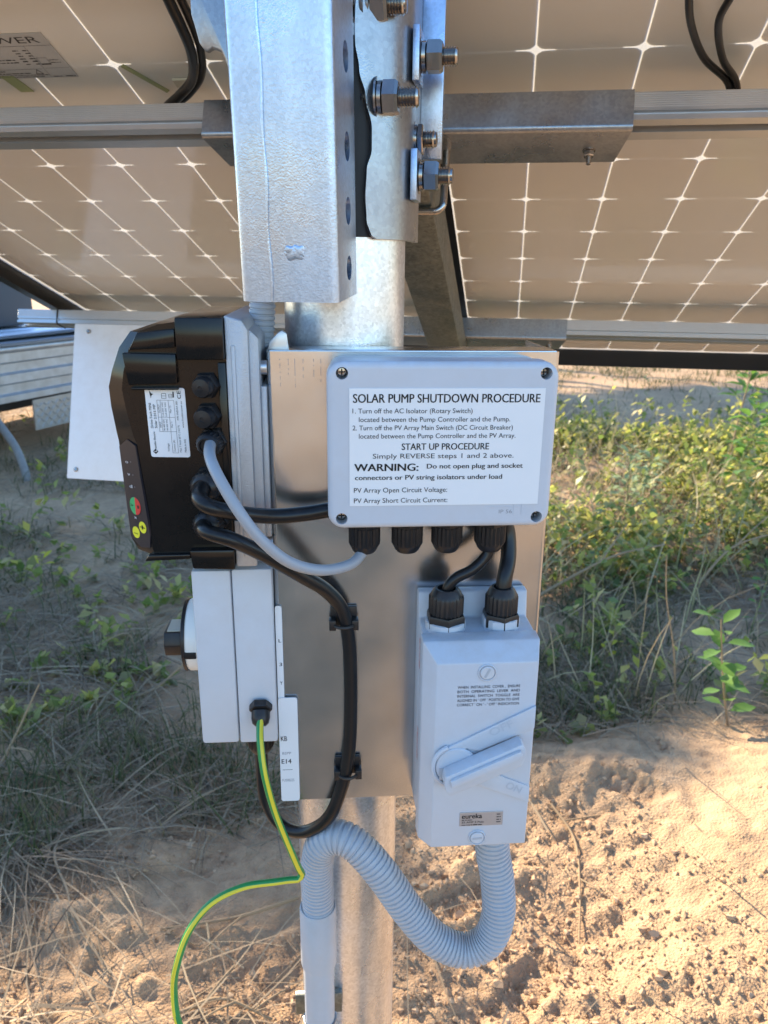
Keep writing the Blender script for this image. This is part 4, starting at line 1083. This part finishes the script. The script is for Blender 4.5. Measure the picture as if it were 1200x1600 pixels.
def solar_panel(c0, label):
    c1 = c0 + 8 * CX; s0, s1 = -2 * CY, 10 * CY; mg = .012
    t = Thing('solar_panel', label, 'solar panel', AF, ((c0 + c1) / 2, s1, 0), 'solar panels of the array')
    x0, x1, y0, y1 = c0 - mg, c1 + mg, s0 - mg, s1 + mg
    mb = MB().add([(x0, y0, 0), (x1, y0, 0), (x1, y1, 0), (x0, y1, 0)], [(3, 2, 1, 0)])
    t.part('backsheet', mb, 'backsheet', smooth=0)
    mb = MB().add([(x0, y0, .0045), (x1, y0, .0045), (x1, y1, .0045), (x0, y1, .0045)], [(0, 1, 2, 3)])
    t.part('front_glass', mb, 'front_glass', smooth=0)
    for i in range(8):
        for j in range(12):
            o = bpy.data.objects.new('cell', cell_me); col.objects.link(o); o.parent = t.o
            o.location = (c0 + (i + .5) * CX - t.base.x, s0 + (j + .5) * CY - t.base.y, 0)
    # frame members: web outside, lip inwards at the bottom
    w, l, hgt = .0035, .024, -.046
    for a, b, cc, d in ((x0 - w, x0, y0 - w, y1 + w), (x1, x1 + w, y0 - w, y1 + w)):
        mb = MB(); mb.box(a, b, cc, d, hgt, .006)
        if a < c0: mb.box(b, b + l - .004, cc + w, d - w, hgt, hgt + .002)
        else: mb.box(a - l + .004, a, cc + w, d - w, hgt, hgt + .002)
        t.part('frame_side', mb, 'frame_black', smooth=0)
    for a, b in ((y0 - w, y0), (y1, y1 + w)):
        mb = MB(); mb.box(x0, x1, a, b, hgt, .006)
        t.part('frame_end', mb, 'frame_black', smooth=0)
    return t
lp = solar_panel(-8.35 * CX, 'solar panel seen from behind with printed rating sticker and dark cable loop')
solar_panel(0., 'solar panel seen from behind with two thin hanging cables and no sticker')
# rating sticker on the back of the left panel
mb = MB(); mb.box(-.665, -.4775, -.066, .0205, -.0009, -.0003)
ps = lp.part('rating_sticker', mb, 'panel_label', smooth=0)
under = lambda a, b: (a, -b, -.0012)
def ptext(s, a, b, y, cap, bo=0): lp.part('lettering', text_mb(s, a, b, -y, cap, under, bo), 'panel_ink', ps, smooth=0)
ptext('SUNPOWER', -.648, -.488, -.0490, .0115, -.004)
for k, (a, b) in enumerate(((-.655, -.566), (-.655, -.560), (-.655, -.610), (-.655, -.612), (-.655, -.545), (-.655, -.543), (-.655, -.585))):
    lp.part('small_print', greek_mb(a, b, .0375 - k * .0053, .0026, under, k), 'panel_ink', ps, smooth=0)
for k in range(6):
    for a in (-.537, -.523): lp.part('small_print', greek_mb(a + .001 * (k % 3), a + .008, .0340 - k * .0053, .0026, under, k + 9), 'panel_ink', ps, smooth=0)
for a, b, y, h in ((-.600, -.575, .0065, .0024), (-.620, -.541, .0110, .0024), (-.640, -.516, .0145, .0016), (-.640, -.525, .0180, .0018), (-.512, -.498, .0185, .0020), (-.494, -.480, .0185, .0024), (-.498, -.485, -.0150, .0016), (-.498, -.484, -.0100, .0016)):
    lp.part('small_print', greek_mb(a, b, -y, h, under, 4), 'panel_ink', ps, smooth=0)
mb = MB()
def pbar(a0, a1, y0, y1): mb.add([under(a0, -y0), under(a1, -y0), under(a1, -y1), under(a0, -y1)], [(0, 1, 2, 3)])
pbar(-.665, -.4775, -.0440, -.0435); pbar(-.665, -.519, .0015, .0019); pbar(-.516, -.5156, -.0435, .0205); pbar(-.513, -.500, -.0090, -.0065)
pbar(-.513, -.500, -.0205, -.0200); pbar(-.5135, -.5130, -.0205, -.0065); pbar(-.500, -.4995, -.0205, -.0065); pbar(-.513, -.4795, .0002, .0006)
lp.part('rules', mb, 'panel_ink', ps, smooth=0)
for a in (-.635, -.533):
    mb = MB(); P3 = [(a, .0115), (a + .010, .0115), (a + .005, .0030)]
    mb.tube([under(x, -y) for x, y in P3 + P3[:1]], .0004, 4); lp.part('warning_triangle', mb, 'panel_ink', ps)
# strips of green tape and the clear tab that hold the cable
mb = MB(); mb.prism([(-.408, .003), (-.402, -.002), (-.364, .056), (-.370, .061)], -.0012, -.0004, 'z'); lp.part('tape_strip', mb, 'tape_green')
mb = MB(); mb.box(-.348, -.318, .030, .046, -.004, -.0008); lp.part('tape_strip', mb, 'tape_and_glint')
mb = MB(); mb.prism([(-.590, .015), (-.570, .015), (-.562, .050), (-.582, .050)], -.0012, -.0004, 'z'); lp.part('tape_strip', mb, 'tape_green')
# junction cable loops under the panels
def acable(label, pts, r):
    P = spline(pts, .008); solo('panel_cable', label, 'cable', AF, P[-1], MB().tube(P, r, 12), 'black_cable', smooth=60)
acable('thick black double cable looping under the panel beside the rating sticker', [(-.262, -.254, -.016), (-.268, -.20, -.022), (-.272, -.14, -.028), (-.274, -.105, -.030), (-.281, -.060, -.030), (-.300, -.012, -.030), (-.332, .022, -.030), (-.362, .048, -.030), (-.395, .09, -.028)], .0062)
acable('companion black cable pressed against the thick cable loop under the panel', [(-.252, -.254, -.014), (-.257, -.20, -.018), (-.262, -.14, -.020), (-.264, -.105, -.022), (-.271, -.060, -.022), (-.290, -.008, -.022), (-.322, .030, -.022), (-.352, .056, -.022), (-.385, .10, -.022)], .0050)
acable('thin black cable hanging in wide curve under the unlabelled panel', [(.262, -.254, -.010), (.268, -.16, -.018), (.278, -.100, -.020), (.292, -.055, -.020), (.317, -.005, -.020), (.352, .036, -.020), (.365, .06, -.03)], .0042)
acable('thin black cable hanging in tighter curve under the unlabelled panel', [(.345, -.254, -.010), (.330, -.16, -.018), (.318, -.100, -.020), (.317, -.062, -.020), (.337, -.004, -.020), (.362, .036, -.020), (.372, .06, -.03)], .0042)

# ---- rails and steel under the panels
def rail(s0, x0, x1, label):
    t = Thing('aluminium_rail', label, 'rail', AF, ((x0 + x1) / 2, s0, -.0805), 'rails under the panels')
    # section in (y, z): ribbed near face, slot underneath
    sec = [(s0, -.0462)]
    k = 0
    z = -.0480
    while z > -.0660:
        sec += [(s0, z), (s0 + .0006, z - .0006), (s0, z - .0012)]; z -= .0026
    sec += [(s0, -.0690), (s0 + .004, -.0700), (s0 + .004, -.0735), (s0, -.0745), (s0, -.0805), (s0 + .013, -.0805), (s0 + .013, -.0755), (s0 + .011, -.0755), (s0 + .011, -.068), (s0 + .029, -.068), (s0 + .029, -.0755), (s0 + .027, -.0755), (s0 + .027, -.0805), (s0 + .044, -.0805), (s0 + .044, -.0462)]
    t.part('extrusion', MB().prism(sec, x0, x1, 'x'), 'alu', smooth=0)
    return t
rail(.0125, -1.12, 1.09, 'ribbed aluminium rail under the upper half of the panels')
lr = rail(.877, -1.145, 1.09, 'ribbed aluminium rail under the lower ends of the panels')
mb = MB(); mb.tube([(-1.035, .8765 - .0012, -.044), (-1.035, .8758, -.06), (-1.034, .8758, -.080), (-1.034, .882, -.0825), (-1.034, .915, -.0825), (-1.035, .924, -.075), (-1.035, .924, -.047)], .0015, 8)
lr.part('cable_tie', mb, 'black_cable')
def cradle(s0, x0, x1, label, bolts):
    t = Thing('rail_bracket', label, 'bracket', AF, ((x0 + x1) / 2, s0, -.10), 'channel brackets holding the rails')
    th = .0032; d = .072; zt, zb = -.0475, -.0955
    sec = [(s0 - th, zt)]
    r = .006
    for k in range(7):
        a = pi + pi / 2 * k / 6; sec.append((s0 - th + r + r * cos(a), zb + r + r * sin(a)))
    sec += [(s0 + d, zb), (s0 + d, zb + th)]
    for k in range(7):
        a = 1.5 * pi - pi / 2 * k / 6; sec.append((s0 - th + r + (r - th) * cos(a), zb + r + (r - th) * sin(a)))
    sec.append((s0, zt))
    b = bmesh.new(); n = len(sec)
    # the ends are cut at a slant: the lower leg is a little shorter
    def xe(x, y, sgn): return x - sgn * max(0, (y - s0)) * .16
    v0 = [b.verts.new((xe(x0, y, -1), y, z)) for y, z in sec]; v1 = [b.verts.new((xe(x1, y, 1), y, z)) for y, z in sec]
    b.faces.new(v0); b.faces.new(v1[::-1])
    for i in range(n): b.faces.new((v0[i], v1[i], v1[(i + 1) % n], v0[(i + 1) % n]))
    bmesh.ops.recalc_face_normals(b, faces=b.faces[:])
    t.part('channel', MB().bm(b), 'galv_bracket', smooth=40)
    for x, y in bolts:
        q = t.part('bolt', MB().lathe([(.0032, -.02), (.0032, .017), (.0024, .018)], (x, y, zb), (0, 0, -1), 14), 'steel_bolt')
        t.part('nut', MB().hexp((x, y, zb), (0, 0, -1), .0115, .0016, .0085), 'steel_bolt', q, smooth=20)
        t.part('washer', MB().lathe([(.0078, 0), (.0078, .0016)], (x, y, zb), (0, 0, -1), 24), 'steel_bolt', q, smooth=20)
cradle(.0085, -.290, .243, 'galvanised channel bracket round the upper rail above the pole', [(.198, .052), (-.245, .052)])
cradle(.873, -.290, .236, 'galvanised channel bracket round the lower rail beyond the pole', [(.20, .918)])
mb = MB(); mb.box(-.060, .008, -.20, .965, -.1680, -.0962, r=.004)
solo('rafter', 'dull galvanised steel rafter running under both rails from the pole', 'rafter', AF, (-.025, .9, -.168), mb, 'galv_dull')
ub = Thing('u_bolt', 'bent steel rod bolt hooked round the rafter below upper bracket', 'u bolt', AF, (-.02, .045, -.18))
pts = [(.0215, .050, -.080), (.0215, .050, -.150)] + [(.0215 - .012 + .012 * cos(a), .050, -.162 - .012 * sin(a)) for a in np.linspace(0, pi / 2, 8)] + [(-.062, .050, -.174)] + [(-.062 - .012 * sin(a), .050, -.162 - .012 * cos(a)) for a in np.linspace(0, pi / 2, 8)] + [(-.074, .050, -.08)]
ub.part('rod', MB().tube(pts, .0048, 14), 'steel_bolt', smooth=60)
# white sheet hung from the lower rail
wsd = Thing('white_sheet', 'plain white metal sheet hanging from lower rail behind the controller', 'metal sheet', AF, (-.80, .880, -.47))
wsd.part('sheet', MB().prism([(-.968, -.475), (-.70, -.475), (-.70, -.0808), (-.985, -.0808)], .879, .8815, 'y', r=.0006), 'white_sheet')
for x, z in ((-.945, -.452), (-.945, -.10)):
    wsd.part('rivet', MB().lathe([(.006, 0), (.006, .0015), (.004, .003)], (x, .879, z), (0, -1, 0), 16), 'steel_bolt')

# ------------------------------------------------------------------ trailer standing beyond the array
TR = Matrix.Translation((-2.42, 7.95, 0)) @ Matrix.Rotation(radians(70), 4, 'Z')
tz = gz(-3.2, 6)
t = Thing('trailer', 'weathered grey steel box trailer parked beyond the array', 'trailer', TR, (-1.6, .9, tz))
t.part('tray', MB().box(-3.9, 0, .03, 1.7, .45, .50), 'trailer_steel')
sec = [(y, .44 + (z - .5) * .84) for z, y in ((.50, 0), (.56, 0), (.58, .03), (.66, .03), (.68, 0), (.76, 0), (.78, .03), (.86, .03), (.88, 0), (.97, 0), (.97, .045), (.50, .045))]
t.part('side_panel', MB().prism(sec, -3.9, 0, 'x'), 'trailer_steel', smooth=0)
t.part('side_panel', MB().prism([(1.73 - y, z) for y, z in sec], -3.9, 0, 'x'), 'trailer_steel', smooth=0)
t.part('end_panel', MB().box(-.03, .005, .05, 1.68, .50, .83), 'trailer_steel')
t.part('top_rail', MB().tube([(-3.95, .0, .86), (.02, .0, .86)], .03, 12), 'trailer_steel')
for x in (-3.3, -.75, -.02):
    t.part('post', MB().box(x - .025, x + .025, -.018, .0, .42, .83, r=.003), 'trailer_steel')
mg = t.part('mudguard', MB().prism([(-1.62, .17), (-1.10, .17), (-.95, .28), (-1.02, .425), (-1.62, .425)], -.014, -.002, 'y'), 'checker', smooth=0)
mb = MB()
for i in range(12):
    for j in range(5):
        x = -1.58 + i * .046; z = .20 + j * .045; s_ = 1 if (i + j) % 2 else -1
        mb.tube([(x - .013, -.0145, z - .013 * s_), (x + .013, -.0145, z + .013 * s_)], .0045, 5)
t.part('tread_bars', mb, 'checker', mg)
t.part('axle', MB().tube([(-2.75, .12, tz + .30), (-2.75, 1.60, tz + .30)], .03, 10), 'trailer_dark')
for y in (.10, 1.48):
    w = t.part('wheel', MB().lathe([(.16, 0), (.29, .01), (.305, .04), (.305, .15), (.29, .18), (.16, .19)], (-2.75, y - .02, tz + .302), (0, 1, 0), 28), 'black_rubber')
    t.part('rim', MB().lathe([(.05, -.005), (.15, .005), (.165, .02), (.165, .17)], (-2.75, y - .02, tz + .302), (0, 1, 0), 24), 'trailer_steel', w)
t.part('chassis_beam', MB().box(-3.6, -.1, .35, .43, .30, .45), 'trailer_dark'); t.part('chassis_beam', MB().box(-3.6, -.1, 1.27, 1.35, .30, .45), 'trailer_dark')
t.part('rear_prop', MB().box(-.30, -.22, .85, .93, tz - .02, .45, r=.004), 'trailer_dark')
iv = TR.inverted()
P = spline([iv @ Vector(p) for p in ((-3.12, 6.0, .44), (-2.98, 5.85, .34), (-2.78, 5.65, .20), (-2.66, 5.50, .06), (-2.63, 5.45, gz(-2.63, 5.45) - .02))], .03)
t.part('prop_leg', MB().tube(P, .03, 12), 'rust_brown')
# load: corrugated sheets lying on the trailer, a dark box behind them
def corr(x0, x1, y0, y1, z, tilt, label, k):
    V = []; Fc = []; ys = np.linspace(y0, y1, 97)
    for y in ys:
        zz = z + .012 * cos(2 * pi * (y - y0) / .076)
        V += [(x0, y, zz), (x1, y, zz + tilt), (x0, y, zz - .003), (x1, y, zz + tilt - .003)]
    for i in range(96):
        a = i * 4; b = a + 4
        Fc += [(a, a + 1, b + 1, b), (a + 3, a + 2, b + 2, b + 3), (a, b, b + 2, a + 2), (a + 1, a + 3, b + 3, b + 1)]
    solo('roofing_sheet', label, 'roof sheet', TR, (x0, y0, z), MB().add(V, Fc), 'roof_sheet', smooth=60, group='roofing sheets on the trailer')
corr(-3.7, .10, -.08, 1.7, 0.905, .0, 'bluish corrugated roofing sheet lowest in the pile on the trailer', 0)
corr(-3.5, .06, -.02, 1.72, 0.948, .02, 'bluish corrugated roofing sheet on top of the pile on the trailer', 1)
mb = MB(); mb.box(-3.0, -.9, .55, 1.55, .985, 1.38, r=.02)
bx = Thing('storage_box', 'dark slate coloured storage box on the loaded trailer', 'storage box', TR, (-2.0, 1.0, .985))
bx.part('body', mb, 'slate_box'); mb = MB(); mb.box(-3.03, -.87, .52, 1.58, 1.381, 1.43, r=.012); bx.part('lid', mb, 'slate_box')
for x in (-2.5, -1.4):
    bx.part('latch', MB().box(x - .04, x + .04, .530, .552, 1.28, 1.40, r=.004), 'galv_dull')

# ------------------------------------------------------------------ single plants and sticks
def leaf_mb(mb, c, d, up, L, W, fold=.25):
    c = Vector(c); d = Vector(d).normalized(); s = d.cross(Vector(up)).normalized(); u = s.cross(d)
    pts = [c, c + d * L * .3 + s * W * .42 + u * L * fold * .3, c + d * L * .65 + s * W * .46 + u * L * fold * .2, c + d * L - u * L * .06, c + d * L * .65 - s * W * .46 + u * L * fold * .2, c + d * L * .3 - s * W * .42 + u * L * fold * .3, c + d * L * .33, c + d * L * .66]
    mb.add([tuple(p) for p in pts], [(0, 1, 6), (0, 6, 5), (1, 2, 7, 6), (6, 7, 4, 5), (2, 3, 7), (7, 3, 4)])
def sprig(x, y, h, lean, nl, L, W, leafm, stemm, label, cat='plant', r=.003, spread=1., top_only=.3, group=None, zoff=0.):
    z0 = gz(x, y) + zoff; rr = random.Random(int((x * 7.3 + y * 3.1) * 1000))
    P = spline([(x, y, z0 - .01), (x + lean[0] * .3 + rr.uniform(-.01, .01), y + lean[1] * .3, z0 + h * .35), (x + lean[0] * .7 + rr.uniform(-.012, .012), y + lean[1] * .7, z0 + h * .7), (x + lean[0], y + lean[1], z0 + h)], .02)
    t = Thing('leafy_plant', label, cat, WF, (x, y, z0), group)
    t.part('stem', MB().tube(P, [r * (1 - .6 * i / len(P)) for i in range(len(P))], 7), stemm, smooth=60)
    for i in range(nl):
        f = top_only + (1 - top_only) * i / max(1, nl - 1); p = P[min(len(P) - 1, int(f * (len(P) - 1)))]
        a = i * 2.4 + rr.uniform(-.4, .4); el = rr.uniform(-.1, .7)
        d = Vector((cos(a) * cos(el), sin(a) * cos(el), sin(el))); mb = MB()
        st = p + d * rr.uniform(.004, .014) * spread
        leaf_mb(mb, st, d + Vector((0, 0, -.1)), (rr.uniform(-.4, .4), rr.uniform(-.4, .4), 1), L * rr.uniform(.65, 1.1), W * rr.uniform(.7, 1.1))
        mb.tube([tuple(p), tuple(st)], .0012, 4)
        t.part('leaf', mb, leafm, smooth=60)
    return t
sprig(1.16, 2.24, .38, (-.07, .02), 18, .085, .050, 'bright_leaf', 'dry_stem', 'upright plant with round green leaves at the edge of the soil heap', r=.0045, spread=2.2, top_only=.2)
sprig(1.33, 2.30, .40, (.03, .05), 4, .03, .012, 'bright_leaf', 'green_stem', 'tall thin green stalk almost without leaves beside the round leaved plant', r=.0032)
sprig(1.05, 2.42, .52, (-.06, .10), 7, .028, .012, 'weed', 'dry_stem', 'tall reddish stalk with few small leaves rising from the weeds', r=.0036, top_only=.15)
sprig(1.50, 4.55, .46, (.03, .1), 46, .085, .036, 'pale_leaf', 'green_stem', 'bushy plant with pale silvery green leaves above the weeds', r=.005, spread=4.5, top_only=.3)
sprig(1.62, 4.70, .38, (.10, .1), 36, .085, .036, 'pale_leaf', 'green_stem', 'lower companion plant with pale silvery leaves leaning right', r=.005, spread=4.5, top_only=.3)
sprig(2.28, 4.85, .66, (.12, .1), 56, .13, .06, 'bright_leaf', 'green_stem', 'young shrub with bright oval green leaves at the far side of the weeds', r=.006, spread=5, top_only=.35)
sprig(2.66, 5.80, 1.15, (.12, .0), 44, .16, .07, 'bright_leaf', 'dry_stem', 'tall sapling with sparse green leaves on a brown stem', r=.008, spread=5, top_only=.5)
sprig(-1.66, 3.42, .19, (.02, .02), 6, .07, .030, 'yellow_leaf', 'green_stem', 'small sprig with bright yellow leaves standing on the bare track', r=.003, spread=1.2, top_only=.7)
sprig(.95, 3.25, .30, (.03, .05), 16, .04, .02, 'weed', 'green_stem', 'small leafy weed with yellow green leaves near the plate edge', r=.003, spread=2.5)
sprig(1.55, 2.95, .36, (.06, .05), 14, .045, .022, 'bright_leaf', 'green_stem', 'leafy green weed growing behind the round leaved plant', r=.003, spread=2)
sprig(.88, 2.75, .16, (.04, .02), 9, .03, .02, 'yellow_leaf', 'dry_stem', 'low withered plant with pale yellow leaves near the isolator', r=.0025, spread=2)

def stick(label, pts, r, m='dry_stem', name='twig', forks=()):
    P3 = [(x, y, gz(x, y) + z) for x, y, z in pts]; P = spline(P3, .02); base = P[0]
    t = Thing(name, label, 'twig', WF, base)
    t.part('shoot', MB().tube(P, [r * (1 - .55 * i / len(P)) for i in range(len(P))], 7), m, smooth=60)
    for f, d in forks:
        p = P[int(f * (len(P) - 1))]; Q = spline([p, p + Vector(d) * .5 + Vector((0, 0, .004)), p + Vector(d)], .02)
        t.part('side_shoot', MB().tube(Q, [r * .6 * (1 - .5 * i / len(Q)) for i in range(len(Q))], 6), m, smooth=60)
stick('pale dry stick lying slantwise on the shaded soil left of the pole', [(-.75, 1.95, .012), (-.65, 1.89, .018), (-.55, 1.79, .010)], .006)
stick('long bent straw stalk arching over the shaded soil', [(-.86, 1.74, .02), (-.84, 1.62, .04), (-.76, 1.50, .02), (-.70, 1.40, .012), (-.58, 1.28, .008)], .0042, 'straw')
stick('forked root lying by the earth wire loop', [(-.20, 1.50, .012), (-.30, 1.44, .020), (-.38, 1.42, .014), (-.50, 1.39, .008)], .005, forks=((.45, (-.07, -.10, .0)), (.7, (.03, -.09, 0))))
stick('brown dead branch standing out of the straw at the track side', [(-1.18, 1.95, .0), (-1.14, 2.08, .10), (-1.10, 2.18, .22)], .005, forks=((.4, (.10, -.05, .02)),))
stick('pinkish dry stalk lying flat at the straw edge', [(-1.20, 1.97, .03), (-1.08, 1.98, .035), (-.97, 1.96, .02)], .0045, forks=((.7, (.08, -.03, 0)),))
stick('thin runner with forked end lying on the soil heap', [(.48, 1.82, .006), (.52, 1.70, .008), (.50, 1.55, .008), (.47, 1.42, .006)], .004, forks=((.15, (.18, .02, .01)), (.6, (.06, -.06, 0)),))
stick('bleached dead branch leaning across the weeds behind the plate', [(.70, 3.25, .08), (.90, 3.38, .13), (1.12, 3.46, .20), (1.40, 3.60, .22)], .009, forks=((.5, (.14, .1, .16)),))
stick('brown dead branch crossing the weeds higher up', [(1.55, 3.5, .06), (1.75, 3.62, .20), (2.05, 3.75, .24)], .007, forks=((.5, (.2, .1, .14)),))
stick('dry bent stems sprawling over the shaded grass', [(-.55, 2.75, .02), (-.70, 2.58, .10), (-.82, 2.45, .04), (-.98, 2.35, .02)], .005, forks=((.4, (-.12, .02, .06)),))
stick('broken grass stalk standing crooked in the shaded grass', [(-.98, 2.75, .0), (-1.0, 2.72, .12), (-1.10, 2.66, .10)], .004, 'straw')
stick('clump of pale roots poking from sunlit soil below the earth wire', [(-.42, 1.20, .005), (-.33, 1.22, .03), (-.22, 1.20, .012)], .005, forks=((.3, (.05, .07, .02)), (.6, (-.06, -.05, .01)), (.8, (.06, .05, .0))))

# ------------------------------------------------------------------ gum trees well beyond the array; their crowns shade parts of the ground
SH = Vector((-.6, .8, math.tan(SUN_EL)))
def tree(label, blobs, trunk, leaves, leaf=.17):
    """blobs: (ground x, ground y, rx, ry, distance towards the sun) of each clump's shade"""
    ctr = []
    for gx_, gy_, rx, ry, k in blobs:
        ctr.append((Vector((gx_, gy_, 0)) + SH * k, rx, ry))
    z0 = gz(*trunk)
    t = Thing('gum_tree', label, 'tree', WF, (trunk[0], trunk[1], z0), 'trees beyond the array')
    mean = sum((c for c, _, _ in ctr), Vector()) / len(ctr)
    fork = Vector((trunk[0], trunk[1], 0)).lerp(mean, .45); fork.z = mean.z * .55
    Pt = spline([(trunk[0], trunk[1], z0 - .2), (trunk[0] + .1, trunk[1], mean.z * .25), tuple(fork)], .3)
    t.part('trunk', MB().tube(Pt, [.26 - .12 * i / len(Pt) for i in range(len(Pt))], 12), 'bark', smooth=60)
    for c, rx, ry in ctr:
        md = fork.lerp(c, .5) + Vector((random.uniform(-.3, .3), random.uniform(-.3, .3), .3))
        Q = spline([tuple(fork), tuple(md), tuple(c)], .3)
        t.part('limb', MB().tube(Q, [.12 * (1 - .8 * i / len(Q)) for i in range(len(Q))], 8), 'bark', smooth=60)
    V = []
    tot = sum(rx * ry for _, rx, ry in ctr)
    for c, rx, ry in ctr:
        n = int(leaves * rx * ry / tot)
        d = rng.normal(size=(n, 3)); d /= np.linalg.norm(d, axis=1)[:, None]; d *= (rng.random(n) ** .45)[:, None]
        # ragged: pull the leaves into twigs
        tw = rng.normal(size=(max(6, n // 26), 3)); tw /= np.linalg.norm(tw, axis=1)[:, None]; tw *= (rng.random(len(tw)) ** .4)[:, None]
        pick = tw[rng.integers(0, len(tw), n)] + rng.normal(0, .13, (n, 3))
        d = np.where(rng.random(n)[:, None] < .75, pick, d)
        p = np.array(c) + d * np.array([rx, ry * .9, min(rx, ry) * .75])
        a = rng.uniform(0, 2 * pi, n); el = rng.uniform(-1.3, .5, n)
        dr = np.stack([np.cos(a) * np.cos(el), np.sin(a) * np.cos(el), np.sin(el)], -1)
        sd = np.cross(dr, rng.normal(size=(n, 3))); sd /= np.linalg.norm(sd, axis=1)[:, None]
        L = leaf * rng.uniform(.7, 1.3, n)[:, None]
        V.append(np.stack([p, p + dr * L * .5 + sd * L * .2, p + dr * L, p + dr * L * .5 - sd * L * .2], 1).reshape(-1, 3))
    V = np.concatenate(V)
    t.part('crown', np_mesh('crown', V - np.array(t.base), np.arange(len(V)).reshape(-1, 4), 'tree_leaf', False), None)
tree('broad gum tree with several dense clumps nearest the trailer', [(-1.0, 2.4, 1.0, .75, 15), (-1.9, 3.4, 1.2, 1.0, 15.5), (-.7, 3.7, .9, .9, 16), (-2.4, 2.2, 1.1, .7, 14.6), (-.45, 1.85, .55, .40, 15.6), (-.85, 1.45, .36, .16, 15.2), (-.15, 1.62, .25, .16, 15.8), (-1.3, 4.8, 1.1, .8, 16.4)], (-11.0, 16.6), 11500)
tree('slender gum tree with a flat layered crown', [(.75, 2.75, .7, .42, 17.5), (1.7, 2.75, .8, .42, 18), (2.7, 2.9, .9, .5, 18.6), (.45, 2.15, .35, .22, 17.2), (.78, 1.98, .30, .15, 17.4)], (-8.6, 18.5), 11000)
tree('tall gum tree furthest behind the array', [(2.2, 8.2, 1.5, 1.1, 15), (3.4, 7.6, 1.2, .7, 15), (1.1, 8.0, 1.0, .8, 15), (5.6, 8.0, 1.2, .9, 16), (4.6, 8.6, 1.8, 1.2, 16), (7.0, 9.0, 1.6, 1.2, 17), (1.0, 9.6, 1.2, 1.0, 15.5)], (-5.2, 22.5), 22000, .24)
tree('unseen high spreading gum tree added to shade the ground behind the camera', [(-1.2, -1.2, 1.5, 1.3, 22), (-3.2, -.6, 1.6, 1.4, 22.5), (-.6, -3.4, 1.5, 1.2, 23), (-3.0, -3.2, 1.8, 1.4, 23.5), (1.2, -4.0, 1.5, 1.0, 23.5), (-5.0, -2.0, 1.6, 1.5, 22)], (-14.5, 17.5), 15000, .24)  # added tree out of view, its clumps placed to shade ground behind the camera
